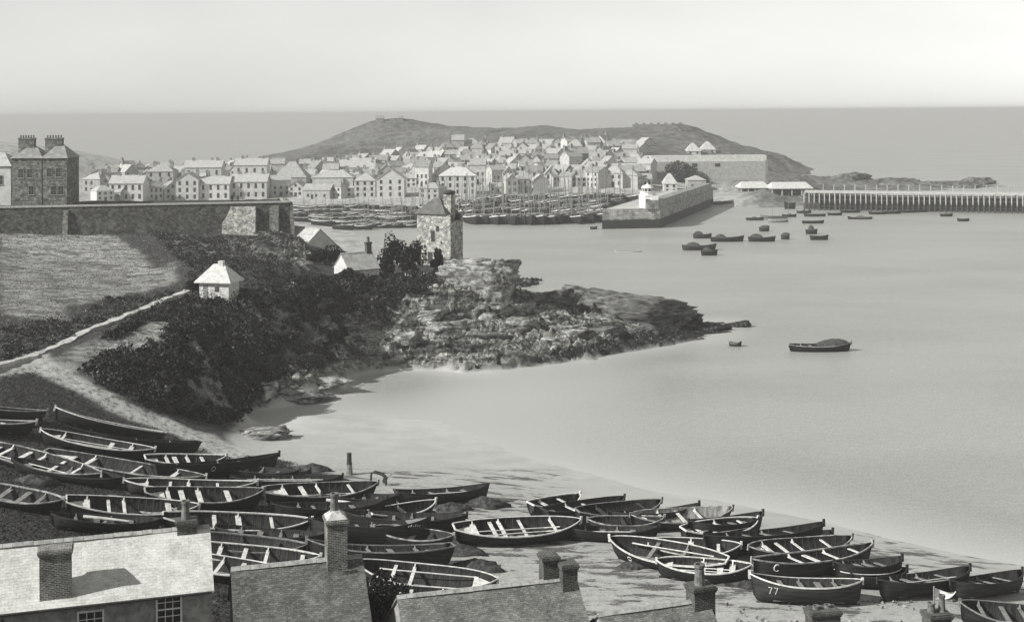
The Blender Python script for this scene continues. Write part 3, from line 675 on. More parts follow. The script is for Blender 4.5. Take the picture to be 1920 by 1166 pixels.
for k, (x, y, r, lb) in enumerate(((845,955,1.1,'dark heap of nets just above the big lone boat'),(905,948,1.4,'long dark heap of nets beside the low black barge'),(800,1046,.8,'small dark heap behind the big transom hull'),(860,1036,1.2,'dark tangle of nets on the sand left below the big lone boat'),
   (890,1066,1.3,'dark heap right of the front black boat'),(780,962,.9,'dark heap on the sand beside the white capstan'),(620,905,1.1,'heap of gear at the beach edge under the mooring post'),(585,882,1.2,'brushwood heap on the beach edge beyond the bank boats'),
   (1390,1095,1.2,'dark heap beside the boat with white figures'),(1190,1062,.9,'dark heap on the sand below the tipped ringed boat'),(1245,1052,1.1,'long dark heap under the tipped ringed boat'),(60,905,1.2,'heap of dark gear on the bank at the left'))):
    p = atg(x, y); q = MB(); rs = random.Random(k); n = 14; vs = []; fs = []
    for a in range(6):
        for b in range(n):
            f = 1 - (a/5)**1.3*.95; an = 2*math.pi*b/n; jr = 1 + .28*math.sin(b*2.3 + k) + rs.uniform(-.15, .15); vs.append((r*1.5*f*jr*math.cos(an), r*.8*f*jr*math.sin(an), -.15 + .55*r*.6*(a/5)**.7*2 + rs.uniform(-.05, .05)))
    for a in range(5):
        for b in range(n): i, j = a*n + b, a*n + (b + 1) % n; fs.append((i, j, j + n, i + n))
    fs.append(tuple(range(5*n, 6*n))); o = q.add(vs, fs).build('net_heap', M['net'], None, True, loc=p); tag(o, lb, 'nets', 'heaps of nets and gear on the beach')
# boats afloat near the shore and off the pier
def sea_boat(x0, x1, y, label, bow='R', beam=None, D=.9, grp='boats moored off the pier', yaw_off=0., mast=0., **kw):
    p1, p2 = atz(x0, y, 0), atz(x1, y, 0); L = (p2 - p1).length/max(.3, math.cos(yaw_off)); mid = (p1 + p2)/2
    yaw = yaw_off + (0 if bow == 'R' else math.pi)
    o = thing('moored_boat', (mid.x, mid.y, -.28), label, 'boat', grp, yaw)
    boat_parts(o, L, beam or max(1.6, L*.3), D, **kw)
    if mast: q = MB(); q.tube([(L*.08, 0, .2), (L*.04, 0, mast)], .08, 5, r2=.05); q.build('mast', M['grey_wood'], o)
    return o
FB = 'open boats afloat in the bay'
sea_boat(1478,1597,658,'long black boat riding alone in the open bay with a canvas-covered hump',  'R', 2.7, 1.1, FB, cover=(-.1,.9,.8), rail_line=False, thwarts=(-.6,-.3), gun='worn_rail', thw='grey_wood')
sea_boat(1367,1390,649,'tiny dark dinghy floating near the rock tip', 'R', 1.1, .75, FB, yaw_off=-.35, outer='tar_worn', gun='grey_wood', thw='grey_wood', thwarts=(-.3, .2), stern=False, post=False)
sea_boat(1152,1204,472,'pale low punt barely showing on the water below the stone pier','R',1.6,.35,FB,outer='grey_wood',gun='pale_wood',detail=False,post=False)
sb = [(1278,1344,469,'long low boat with a hump at its left, nearest the land',dict(cover=(-.75,.1,.9))),(1314,1346,479,'stubby covered boat lowest of the loose group',dict(cover=(-.8,.3,.9))),
 (1299,1335,447,'covered boat with thin tail, furthest left and nearest the pier',dict(cover=(-.9,.1,.9))),(1331,1396,453,'longest dark boat of the loose group with humped cover',dict(cover=(-.7,-.05,.9))),
 (1402,1455,453,'blurred low boat with rounded cover in the middle of the loose group',dict(cover=(-.85,.1,1.0))),(1423,1443,434,'short boxy boat seen end-on above the loose group',dict(cover=(-.9,.9,.7))),
 (1464,1481,449,'smallest round covered boat between two longer ones',dict(cover=(-.9,.9,.8))),(1510,1533,439,'boat with a peaked sail heap, above the last of the loose group',dict(cover=(-.6,.5,1.5))),
 (1518,1554,450,'dark boat with a white patch at its stern, rightmost of the loose group',dict(thwarts=(-.6,)))]
for x0, x1, y, lb, kw in sb:
    sea_boat(x0, x1, y, lb, 'R', None, 1.25, 'boats moored in a loose group off the pier head', gun='tar_worn', detail=False, post=False, **kw)
sb = [(1398,1433,413,'low dark boat, first at the harbour side of the wooden pier cluster',0),(1425,1478,410,'long grey boat lying across two others off the sheds',7),(1440,1479,417,'slim boat with pale rail just below the long grey boat',0),
 (1466,1494,407,'boat with a bare mast in front of the sheds',8),(1503,1546,419,'slim dark boat in open water in front of the wooden pier cluster',0),(1470,1492,392,'stout black hulk directly below the sheds',0),
 (1493,1522,400,'boat with mast off the start of the wooden pier',8),(1506,1549,406,'dark moored boat between two masted ones under the pier start',0),(1551,1580,404,'masted dark boat beside the wooden pier piles',9),
 (1588,1637,411,'long pale-railed boat lying clear of the wooden pier row',0),(1538,1573,379,'big black hulk tied against the wooden pier piles',0),(1591,1616,386,'thin dark boat against the piles right of the black hulk',0),
 (1575,1614,399,'dark boat inside the row beneath the wooden pier',0),(1628,1662,402,'first dark boat of the tight row along the wooden pier foot',0),(1655,1690,401,'second dark boat of the tight row along the wooden pier foot',0),
 (1684,1718,399,'third dark boat of the tight row along the wooden pier foot',0),(1712,1740,398,'fourth dark boat of the tight row along the wooden pier foot',0),(1736,1764,396,'last dark boat of the tight row along the wooden pier foot',0),
 (1762,1787,406,'small boat just off the end of the tight row',0),(1794,1818,415,'separate little boat furthest right on the water',0),
 (1441,1452,372,'small boat aground under the shed opening',0),(1420,1434,386,'rowing boat near the beach below the sheds',0),(1498,1520,380,'pale rowing boat between the sheds and black hulk',0)]
for k, (x0, x1, y, lb, ms) in enumerate(sb):
    hulk = 'hulk' in lb
    sea_boat(x0, x1, y, lb, 'RL'[k % 2], None, 2.2 if hulk else .95, 'boats moored by the wooden pier', mast=ms, gun='pale_wood' if 'pale' in lb else 'tar_worn', detail=False, post=False,
             outer='grey_wood' if 'pale rowing' in lb or 'grey boat' in lb else 'tar', cover=(-.8, .8, .3) if hulk else (-.4, .3, .35) if k % 3 == 0 else None)
# ------------------------------------------------------------------ fishing fleet in the harbour
def lugger_meshes():
    st = hull_stations(13., 4.1, 2.3, 0, 14, .30, .18); N = len(st); m = 4; h = MB(); vs = []; fs = []
    for (t, x, b, zg, zk) in st:
        sec = section(b, zg, zk, m); vs += [(x, y, z) for (y, z) in sec[::-1]] + [(x, -y, z) for (y, z) in sec[1:]]
    w = 2*m + 1
    for k in range(N - 1):
        for j in range(w - 1): a = k*w + j; fs.append((a, a + 1, a + w + 1, a + w))
    h.add(vs, fs); d = MB(); vs = []
    for (t, x, b, zg, zk) in st: vs += [(x, b*.97, zg - .35), (x, -b*.97, zg - .35)]
    d.add(vs, [(2*k, 2*k + 1, 2*k + 3, 2*k + 2) for k in range(N - 1)])
    d.box(-3.6, -1.8, -.8, .8, 2., 2.6); d.box(.4, 2.0, -.9, .9, 2.0, 2.35); d.tube([(-5.6, .7, 2.5), (3.5, .9, 3.3)], .11, 4); d.tube([(-5.2, -.5, 2.4), (2.5, -.9, 2.9)], .1, 4)
    r = MB()
    for s in (1, -1):
        vs = []
        for (t, x, b, zg, zk) in st: vs += [(x, s*(b + .06), zg - .16), (x, s*(b + .06), zg + .06), (x, s*max(b - .12, 0), zg + .06)]
        r.add(vs, [q if s > 0 else q[::-1] for k in range(N - 1) for q in ((3*k, 3*k + 3, 3*k + 4, 3*k + 1), (3*k + 1, 3*k + 4, 3*k + 5, 3*k + 2))])
    m1 = MB().tube([(0, 0, 1.6), (-.35, 0, 11.5)], .15, 5, r2=.08); m2 = MB().tube([(0, 0, 1.6), (.2, 0, 10.2)], .13, 5, r2=.07)
    return (h.mesh('lugger_hull', M['tar'], True), r.mesh('lugger_rail', M['pale_wood']), d.mesh('lugger_deck', M['grey_wood']), m1.mesh('lugger_mast', M['grey_wood']), m2.mesh('lugger_mizzen', M['grey_wood']))
LM = lugger_meshes()
def lugger(p, yaw, label, grp, s=1., heel=0., masts=2, dark_rail=False, pitch=0):
    o = thing('fishing_lugger', p, label, 'fishing boat', grp); o.rotation_euler = (heel, pitch, yaw); o.scale = (s, s, s)
    obj('hull', LM[0], o); r = obj('rail', LM[1], o); obj('deck', LM[2], o)
    if dark_rail: r.material_slots[0].link = 'OBJECT'; r.material_slots[0].material = M['dark_wood']
    if masts: a = obj('mast', LM[3], o, (3.0, 0, 0)); a.rotation_euler = (0, random.uniform(-.03, .03), 0)
    if masts > 1: a = obj('mast', LM[4], o, (-4.6, 0, 0)); a.rotation_euler = (0, random.uniform(-.04, .04), 0)
rows = [('front row', 424, 882, 1124, 18, 0), ('second harbour row', 412, 778, 1128, 20, 0), ('third harbour row', 401, 800, 1140, 24, 0),
        ('fourth harbour row', 391, 868, 1178, 24, 0), ('rear harbour row', 382, 905, 1200, 25, 0)]
for nm, y, x0, x1, dx, _ in rows:
    xs_ = list(np.arange(x0, x1, dx)); n = len(xs_)
    for k, x in enumerate(xs_):
        p = atg(x + random.uniform(-3, 3), y + random.uniform(-1.5, 1.5) - 3*(x - x0)/(x1 - x0)*(1 if y < 395 else .0), 0, 292); p.z = max(p.z, -.35) - .1
        dr = random.random() < .55; ms = 2 if random.random() < .6 else 1
        lugger(p, -math.pi/2 + .28 + random.uniform(-.14, .14), '%s lugger with %s, %s from the pier in the %s' % ('black' if dr else 'pale-railed', 'two bare masts' if ms == 2 else 'one bare mast', ORD[n - k], nm),
               'fishing luggers packed in the harbour', random.uniform(1.02, 1.2), random.uniform(-.05, .05), ms, dr)
rows = [('beached front line', 429, 645, 772, 15), ('beached second line', 422, 600, 774, 15), ('beached middle line', 415, 570, 774, 16), ('beached third line', 408, 552, 772, 16),
        ('beached fourth line', 401, 548, 770, 18), ('beached last line', 393, 560, 860, 19)]
for nm, y, x0, x1, dx in rows:
    xs_ = list(np.arange(x0, x1, dx)); n = len(xs_)
    for k, x in enumerate(xs_):
        p = atg(x + random.uniform(-4, 4), y + random.uniform(-2, 2), 0, 292); p.z = max(p.z, -.3) - .15
        dr = random.random() < .3; ms = 2 if random.random() < .2 else 1 if random.random() < .5 else 0
        lugger(p, -.5 + random.uniform(-.25, .25), '%s lugger %s, %s from left in the %s' % ('black' if dr else 'pale-railed', ['without masts', 'with one mast', 'with two masts'][ms], ORD[k + 1], nm),
               'luggers beached below the town', random.uniform(.5, .68), random.uniform(-.18, .18), ms, dr)
# ------------------------------------------------------------------ cottages in the foreground
def chimney(parent, x, y, w, d, zb, zt, pots=(), mat='brick', courses=True, cap=None):
    c = MB(); c.box(x - w/2, x + w/2, y - d/2, y + d/2, zb, zt - .30)
    c.box(x - w/2 - .05, x + w/2 + .05, y - d/2 - .05, y + d/2 + .05, zt - .30, zt - .2)
    c.box(x - w/2 - .09, x + w/2 + .09, y - d/2 - .09, y + d/2 + .09, zt - .2, zt - .06)
    c.box(x - w/2 - .03, x + w/2 + .03, y - d/2 - .03, y + d/2 + .03, zt - .06, zt)
    o = c.build('chimney', M[mat], parent)
    if cap:
        q = MB(); a, b, h = w/2 + .02, d/2 + .02, cap
        q.add([(x-a, y-b, zt+.003), (x+a, y-b, zt+.003), (x+a, y+b, zt+.003), (x-a, y+b, zt+.003), (x-a*.35, y-b*.35, zt+h), (x+a*.35, y-b*.35, zt+h), (x+a*.35, y+b*.35, zt+h), (x-a*.35, y+b*.35, zt+h)],
              [(0,1,5,4), (1,2,6,5), (2,3,7,6), (3,0,4,7), (4,5,6,7)]); q.build('mortar_cap', M['brick_cap'], o)
    for (dx, dy, r, h) in pots:
        z0 = zt - .02 + (cap or 0)*.7
        q = MB(); q.lathe([(r*1.15, z0), (r*1.05, z0 + h*.1), (r*.88, z0 + h*.8), (r*1.08, z0 + h*.86), (r*1.08, z0 + h), (r*.75, z0 + h), (r*.7, z0 + h*.5)], 12, c=(x + dx, y + dy))
        q.build('chimney_pot', M['pot'], o, smooth=False)
    return o
def window(parent, x, y, z, w, h, facing=-1, bars=(3, 4), white=True, sash=True):
    """window on a wall whose outer face is at y, looking along facing*y"""
    s = facing; fr = MB(); t = .09
    ya, yb = sorted((y + s*.06, y - s*.04))
    fr.box(x - w/2 - t, x - w/2, ya, yb, z - t, z + h + t); fr.box(x + w/2, x + w/2 + t, ya, yb, z - t, z + h + t)
    fr.box(x - w/2, x + w/2, ya, yb, z - t, z); fr.box(x - w/2, x + w/2, ya, yb, z + h, z + h + t)
    o = fr.build('window', M['white' if white else 'grey_wood'], parent)
    ya, yb = sorted((y + s*.035, y + s*.008)); b = MB()
    for k in range(1, bars[0]): q = x - w/2 + w*k/bars[0]; b.box(q - .018, q + .018, ya, yb, z, z + h)
    for k in range(1, bars[1]):
        q = z + h*k/bars[1]; e = .035 if k*2 == bars[1] else .018
        b.box(x - w/2, x + w/2, ya + .003, yb - .003, q - e, q + e)
    b.build('glazing_bars', M['white' if white else 'grey_wood'], o)
    g = MB(); ya, yb = sorted((y + s*.012, y + s*.003)); g.box(x - w/2, x + w/2, ya, yb, z, z + h); g.build('glass', M['glass'], o)
    sl = MB(); ya, yb = sorted((y + s*.14, y - s*.02)); sl.box(x - w/2 - .16, x + w/2 + .16, ya, yb, z - t - .08, z - t - .002); sl.build('sill', M['render_grey'], o)
    return o
class Cottage: pass
def cottage(label, A, B, zr, hw, drop, zb, roof, wall, extL=0., extR=0., name='cottage', grp='cottages above the beach', ridge='ridge_tile', over=.22):
    a, b = atz(*A, zr), atz(*B, zr); d = (b - a).normalized(); a = a - d*extL; b = b + d*extR
    L = (b - a).length; mid = (a + b)/2; o = thing(name, (mid.x, mid.y, zb), label, 'house', grp, math.atan2(d.y, d.x))
    h = zr - zb; e = h - drop; k = drop/hw; x0, x1 = -L/2, L/2; yo = hw + over; eo = e - over*k
    r = MB(); t = .11; ns = 16; vs = []; fs = []; rs = random.Random(int(L*100))
    for i in range(ns + 1):
        x = x0 - .12 + (x1 - x0 + .24)*i/ns; sg = -.07*math.sin(math.pi*i/ns) + rs.uniform(-.018, .018)
        for (y, z) in ((-yo, eo), (-yo*.5, (eo + h)/2 - .03), (0, h), (yo*.5, (eo + h)/2 - .03), (yo, eo)): vs.append((x, y, z + sg*(1 if abs(y) < yo else .3) + rs.uniform(-.012, .012)))
        for y, z in ((yo, eo), (0, h), (-yo, eo)): vs.append((x, y, z - t))
    for i in range(ns):
        for j in range(8): fs.append((8*i + j, 8*i + 8 + j, 8*i + 8 + (j + 1) % 8, 8*i + (j + 1) % 8))
    fs += [tuple(range(8)), tuple(range(8*ns, 8*ns + 8))[::-1]]; r.add(vs, fs)
    r.build('roof', M[roof], o)
    w = MB(); hh = h - t - .02; ee = e - t - .02
    w.add([(x, y, z) for x in (x0, x1) for (y, z) in ((-hw, -1), (-hw, ee), (0, hh), (hw, ee), (hw, -1))],
          [(0,1,2,3,4), (9,8,7,6,5), (0,5,6,1), (1,6,7,2), (2,7,8,3), (3,8,9,4), (4,9,5,0)][0:7]); w.build('wall', M[wall], o)
    q = MB(); n = max(2, int(L/.45))
    for i in range(n):
        xa, xb = x0 - .1 + (L + .2)*i/n, x0 - .1 + (L + .2)*(i + 1)/n - .015; j = random.uniform(-.012, .012)
        q.add([(xa, -.17, h - .17*k + .03 + j), (xb, -.17, h - .17*k + .03 + j), (xb, 0, h + .07 + j), (xa, 0, h + .07 + j), (xa, .17, h - .17*k + .03 + j), (xb, .17, h - .17*k + .03 + j)], [(0,1,2,3), (3,2,5,4), (0,3,4), (1,5,2)])
    q.build('ridge_tiles', M[ridge], o)
    g = MB(); g.tube([(x0, -yo - .05, eo - .06), (x1, -yo - .05, eo - .06)], .06, 6); g.build('gutter', M['iron'], o)
    c = Cottage(); c.o, c.L, c.h, c.e, c.k, c.hw, c.zb = o, L, h, e, k, hw, zb
    c.inv = (Matrix.Translation(o.location) @ Euler(o.rotation_euler).to_matrix().to_4x4()).inverted(); c.M4 = c.inv.inverted(); c.d = d
    def onridge(px, py):     # point in the ridge plane under a pixel, in local coordinates
        n = Vector((-d.y, d.x, 0)); return c.inv @ ray_plane(px, py, mid, n)
    def onslope(px, py):
        R = c.M4.to_3x3(); n = R @ Vector((0, -k, 1)).normalized(); return c.inv @ ray_plane(px, py, (mid.x, mid.y, zr), n)
    c.onridge, c.onslope = onridge, onslope
    return c
H1 = cottage('large cottage with pale slate roof, dark brick chimney halfway up its slope', (0,1022), (376,986), 13.0, 3.1, 2.0, 6.2, 'slate_pale', 'render_grey', extL=4, extR=.35)
p = H1.onslope(104, 1122); pt = H1.onslope(104, 1030)
zt = (H1.inv @ aty(104, 1030, (H1.M4 @ p).y)).z
chimney(H1.o, p.x, p.y + .42, 1.42, .85, p.z - .3, zt, [], 'brick')
p = H1.onridge(350, 1003); q = H1.onridge(350, 972); chimney(H1.o, min(p.x, H1.L/2 - .42), 0, .95, .75, p.z - .6, q.z, [(-.05, 0, .2, .95)], 'brick_soot')
p = H1.inv @ atz(333, 1120, 10.4)
window(H1.o, H1.L/2 - 2.0, -H1.hw, H1.e - 1.55, 1.05, 1.35, -1, (3, 4)); window(H1.o, H1.L/2 - 5.6, -H1.hw, H1.e - 1.95, 1.05, 1.35, -1, (3, 4))
H2 = cottage('cottage with dark tiled roof and the tallest brick chimney', (437,1064), (668,1041), 11.6, 3.3, 2.6, 4.6, 'slate_dark', 'render_grey', extR=.2)
p = H2.onridge(630, 1046); q = H2.onridge(630, 968); chimney(H2.o, p.x, 0, 1.0, 1.15, p.z - 1.6, q.z, [(-.05, .1, .21, .95)], 'brick', cap=.32)
p = H2.onridge(652, 1060); MBx = MB(); MBx.box(p.x - .35, p.x + .3, -.75, .7, p.z - 1.9, p.z + .02); MBx.build('chimney_base', M['rubble_dark'], H2.o)
H3 = cottage('cottage with grey slate roof and a double soot-black chimney at its right end', (748,1117), (1058,1083), 10.4, 3.6, 2.5, 3.8, 'slate_mid', 'render_grey', ridge='ridge_tile', extR=.5)
p = H3.onridge(1040, 1086); q = H3.onridge(1040, 1046); chimney(H3.o, p.x - .2, .35, .8, .8, p.z - .6, q.z + .12, [], 'brick_soot'); chimney(H3.o, p.x + .62, -.25, .78, .8, p.z - .9, q.z - .16, [], 'brick_soot')
H4 = cottage('low cottage with grey roof, its sooty chimney carrying one tall dark pot', (1125,1150), (1322,1122), 9.3, 3.6, 2.4, 3.4, 'slate_mid', 'render_grey', ridge='ridge_tile')
p = H4.onridge(1317, 1124); q = H4.onridge(1317, 1094); chimney(H4.o, p.x - .1, 0, 1.15, 1.0, p.z - .8, q.z, [(-.05, 0, .26, 1.05)], 'brick_soot')
H5 = cottage('low cottage below the frame edge showing only its ragged dark chimney', (1380,1212), (1600,1192), 7.3, 3.0, 1.9, 3.2, 'slate_mid', 'render_grey')
p = H5.onridge(1543, 1196); q = H5.onridge(1543, 1140); chimney(H5.o, p.x, 0, 1.5, .9, p.z - .6, q.z, [(-.35, 0, .17, .2), (.3, .1, .17, .16)], 'brick_soot')
H6 = cottage('low cottage at bottom right showing a black chimney with two pots', (1640,1235), (1860,1212), 6.6, 3.0, 1.9, 2.8, 'slate_mid', 'render_grey')
p = H6.onridge(1757, 1222); q = H6.onridge(1757, 1146); chimney(H6.o, p.x, 0, 1.15, .85, p.z - .6, q.z, [(-.3, 0, .19, .5), (.28, 0, .17, .85)], 'brick_soot')
# white cloth on a line post beside that chimney
p = atz(1768, 1118, 3.9); o = thing('drying_cloth', (p.x, p.y, gz(p.x, p.y)), 'torn white cloth hung on a post beside the two-pot chimney', 'cloth')
hg = p.z - gz(p.x, p.y); MB().tube([(-.55, 0, -.2), (-.55, 0, hg + .65)], .05, 6).build('post', M['grey_wood'], o)
vs = []; fs = []
for a in range(9):
    for b in range(5):
        u_, v_ = a/8, b/4; vs.append((-.52 + 1.35*u_, .1*math.sin(u_*7) + .05*math.sin(v_*5), hg + .55 - .25*u_ - v_*(.75*(1 - u_)**.8) - .12*math.sin(u_*math.pi)))
for a in range(8):
    for b in range(4): i = a*5 + b; fs.append((i, i + 5, i + 6, i + 1))
vs += [(x, y + .02, z) for (x, y, z) in vs]; n = 45; fs += [tuple(q + n for q in f)[::-1] for f in fs]
MB().add(vs, fs).build('sheet', M['white'], o, smooth=True)
# ------------------------------------------------------------------ beach furniture
p = atg(655, 889); o = thing('mooring_post', (p.x, p.y, p.z), 'tapering banded post standing on the beach edge behind the bank boats', 'post')
MB().lathe([(.36, -.3), (.32, .0), (.25, .9)], 12).build('post_foot', M['grey_wood'], o); MB().lathe([(.24, .9), (.27, .95), (.22, 1.02), (.20, 1.75), (.23, 1.8), (.2, 1.88)], 12).build('post_head', M['dark_wood'], o)
p = atg(712, 909); o = thing('iron_winch', (p.x, p.y, p.z), 'curved iron winch frame standing behind the bank boats', 'winch')
for s, nm in ((-.25, 'side_frame'), (.25, 'side_frame')):
    q = MB(); q.tube([(-.75, s, -.2), (-.72, s, .95), (-.45, s, 1.12), (.1, s, .98), (.5, s, .7), (.55, s, .2), (.55, s, -.2)], .07, 6); q.build(nm, M['iron'], o)
q = MB(); q.tube([(.45, -.4, .45), (.45, .4, .45)], .2, 10); q.build('drum', M['dark_wood'], o); MB().tube([(.5, .4, .45), (.5, .46, .45), (1.0, .5, .75)], .03, 5).build('crank', M['iron'], o)
p = atg(735, 948); o = thing('capstan', (p.x, p.y, p.z), 'small white waisted capstan on the sand among the dark hulls', 'capstan')
MB().lathe([(.62, -.1), (.6, .1), (.38, .14), (.3, .5), (.34, .72)], 14).build('barrel', M['white'], o, smooth=False); MB().lathe([(.42, .72), (.46, .76), (.46, .86), (.2, .98)], 14).build('cap', M['grey_wood'], o)
MB().box(-.75, .75, -.75, .75, -.2, .02).build('base', M['pale_wood'], o)
for (a, b, lb) in (((362,962),(492,970),'long pale spar lying between the boats above the pale roof end'), ((156,968),(242,977),'short pale plank lying over the dark boat behind the pale roof'), ((612,937),(718,950),'pale plank on the ground under the bright-seated boat')):
    p1, p2 = atg(*a, .9), atg(*b, .9); o = thing('spar', (p1 + p2)/2, lb, 'spar', 'spars lying among the boats'); q = MB(); d = (p2 - p1)/2; q.tube([-d, Vector((0,0,.02)), d], .12, 7, r2=.07); q.build('pole', M['pale_wood'], o)
    q = MB(); q.box(-.1, .1, -.5, .5, -1.0, -.1); q.build('trestle', M['grey_wood'], o)
# ------------------------------------------------------------------ terrace wall with its house
def wallpt(X): return Vector((X, wall_y(X), 0))
o = thing('retaining_wall', (-70, wall_y(-70), 12), 'great dark stone terrace wall with pale coping, left of the harbour', 'wall')
q = MB(); n = 40; Xs = np.linspace(-128, -40.6, n)
vs = []
for X_ in Xs:
    y = wall_y(X_); vs += [(X_ + 70, y - wall_y(-70) - .55 + .12*math.sin(X_*.9), -3.0), (X_ + 70, y - wall_y(-70), 5.75), (X_ + 70, y - wall_y(-70) + 1.6, 5.75), (X_ + 70, y - wall_y(-70) + 1.6, -3)]
fs = [f for k in range(n - 1) for f in ((4*k, 4*k + 4, 4*k + 5, 4*k + 1), (4*k + 1, 4*k + 5, 4*k + 6, 4*k + 2), (4*k + 2, 4*k + 6, 4*k + 7, 4*k + 3))] + [((n-1)*4, (n-1)*4 + 3, (n-1)*4 + 2, (n-1)*4 + 1)]
q.add(vs, fs); q.build('wall_face', M['rubble_black'], o)
q = MB(); yb = wall_y(-40.6) - wall_y(-70)
q.add([(29.42, yb - .5, -4), (29.42, yb, 5.74), (25.4, yb + 15, 5.74), (25.4, yb + 15, -12), (30.6, yb - .5, -4), (29.9, yb, 5.74), (25.9, yb + 15, 5.74), (26.6, yb + 15, -12)], [(0,1,2,3), (7,6,5,4), (0,4,5,1), (1,5,6,2), (2,6,7,3)]); q.build('end_wall', M['rubble_dark'], o)
q = MB(); vs = []
for X_ in Xs:
    y = wall_y(X_) - wall_y(-70); vs += [(X_ + 70, y - .16, 5.76), (X_ + 70, y - .16, 6.05), (X_ + 70, y + .5, 6.05), (X_ + 70, y + .5, 5.76)]
q.add(vs, [f for k in range(n - 1) for f in ((4*k, 4*k + 4, 4*k + 5, 4*k + 1), (4*k + 1, 4*k + 5, 4*k + 6, 4*k + 2), (4*k + 2, 4*k + 6, 4*k + 7, 4*k + 3))] + [((n-1)*4, (n-1)*4 + 3, (n-1)*4 + 2, (n-1)*4 + 1)]); q.build('coping', M['brick_cap'], o)
for x0, x1 in ((-79.5, -78.6), (-52.5, -46.5), (-44.2, -42.5)):
    q = MB(); y = wall_y((x0 + x1)/2) - wall_y(-70); q.add([(x0 + 70, y - 1.5, -3), (x1 + 70, y - 1.5, -3), (x1 + 70, y + .3, -3), (x0 + 70, y + .3, -3), (x0 + 70, y - .3, 5.2), (x1 + 70, y - .3, 5.2), (x1 + 70, y + .3, 5.2), (x0 + 70, y + .3, 5.2)],
          [(4,5,6,7), (0,1,5,4), (1,2,6,5), (3,0,4,7)]); q.build('buttress', M['rubble' if x0 == -52.5 else 'rubble_dark'], o)
def big_house(px0, px1, py_e, Y, label, dep, py_r, stack, roof='roof_dim', wall='rubble_dark', zb=17.5, wins=(), name='tall_house', bays=2):
    a, b = aty(px0, py_e, Y), aty(px1, py_e, Y); w = b.x - a.x; zt = aty((px0 + px1)/2, py_e, Y).z - zb; zr = aty((px0 + px1)/2, py_r, Y).z - zb
    o = thing(name, ((a.x + b.x)/2, Y + dep/2, zb), label, 'house', 'houses on the terrace', 0)
    MB().box(-w/2, w/2, -dep/2, dep/2, -2, zt).build('wall', M[wall], o)
    q = MB(); e = .3; i = min(w, dep)*.36
    q.add([(-w/2 - e, -dep/2 - e, zt + .003), (w/2 + e, -dep/2 - e, zt + .003), (w/2 + e, dep/2 + e, zt + .003), (-w/2 - e, dep/2 + e, zt + .003), (-w/2 + i, 0, zr), (w/2 - i, 0, zr)], [(0,1,5,4), (1,2,5), (2,3,4,5), (3,0,4), (3,2,1,0)])
    q.build('roof', M[roof], o)
    if stack:
        xa, xb, pt = stack; xa_, xb_ = aty(xa, pt, Y + dep/2).x - o.location.x, aty(xb, pt, Y + dep/2).x - o.location.x; z1 = aty(xa, pt, Y + dep/2).z - zb
        chimney(o, (xa_ + xb_)/2, 0, xb_ - xa_, .9, zr - 1.4, z1, [((k/5 - .5)*(xb_ - xa_)*.8, 0, .16, .5) for k in range(6)], 'rubble_dark')
    for (wx, wz) in wins:
        window(o, wx*w/2, -dep/2, wz*zt, .9, 1.5, -1, (2, 4), white=False)
    return o
big_house(80, 125, 297, 231, 'tall dark stone house with hipped roof and wide chimney, at the terrace edge', 6.5, 272, (86, 118, 259), wins=((-.1, .25), (.5, .25), (-.45, .62), (.3, .62)))
big_house(22, 78, 297, 232, 'tall dark stone house joined to the left of its twin on the terrace', 6.5, 276, (36, 66, 259), wins=((.3, .25), (-.4, .6), (.2, .6)))
big_house(-60, 20, 312, 234, 'pale plastered house cut by the left border on the terrace', 9, 288, None, 'roof_pale', 'house_white', wins=((.5, .55),))
# two figures behind the coping
def person(p, label, yaw, coat):
    import bmesh
    vs = [(0,0,.92), (0,.0,1.18), (0,0,1.42), (0,.01,1.52), (0,.02,1.64), (.10,0,.88), (.11,.02,.48), (.12,.0,.06), (.13,-.14,.03), (-.10,0,.88), (-.11,-.04,.48), (-.12,0,.06), (-.13,-.14,.03),
          (.2,0,1.40), (.27,-.03,1.13), (.25,-.18,.95), (-.2,0,1.40), (-.27,-.02,1.13), (-.24,-.16,.93)]
    es = [(0,1),(1,2),(2,3),(3,4),(0,5),(5,6),(6,7),(7,8),(0,9),(9,10),(10,11),(11,12),(2,13),(13,14),(14,15),(2,16),(16,17),(17,18)]
    rad = [.15,.155,.16,.06,.105,.1,.075,.05,.04,.1,.075,.05,.04,.075,.055,.04,.075,.055,.04]
    me = bpy.data.meshes.new('person'); me.from_pydata(vs, es, []); me.materials.append(M[coat]); o = bpy.data.objects.new('person', me); COL.objects.link(o)
    o.location = p; o.rotation_euler = (0, 0, yaw); tag(o, label, 'person', 'people on the terrace')
    m = o.modifiers.new('skin', 'SKIN'); o.modifiers.new('sub', 'SUBSURF').render_levels = 1
    for v, r in zip(me.skin_vertices[0].data if me.skin_vertices else [], rad): v.radius = (r, r)
    return o
for px, lb, yw in ((435, 'dark-coated person, leftmost of the two standing behind the terrace wall coping', .3), (446, 'dark-coated person standing nearer the wall end behind the coping', -.5)):
    p = aty(px, 372, 234.5); p.z = gz(p.x, 234.5); p.y = 234.5
    f = person(p, lb, yw, 'dark_wood')
    if not f.data.skin_vertices:
        f.data.attributes  # skin layer is created with the operator-free path below
        import bmesh; bm = bmesh.new(); bm.from_mesh(f.data); sk_ = bm.verts.layers.skin.verify()
        rr = [.15,.155,.16,.06,.105,.1,.075,.05,.04,.1,.075,.05,.04,.075,.055,.04,.075,.055,.04]
        for v, r in zip(bm.verts, rr): v[sk_].radius = (r, r); v[sk_].use_root = v.index == 0
        bm.to_mesh(f.data); bm.free()
    MB().lathe([(.13, 1.69), (.125, 1.72), (.11, 1.78), (.02, 1.82)], 10, c=(0, .02)).build('cap', M['iron'], f)
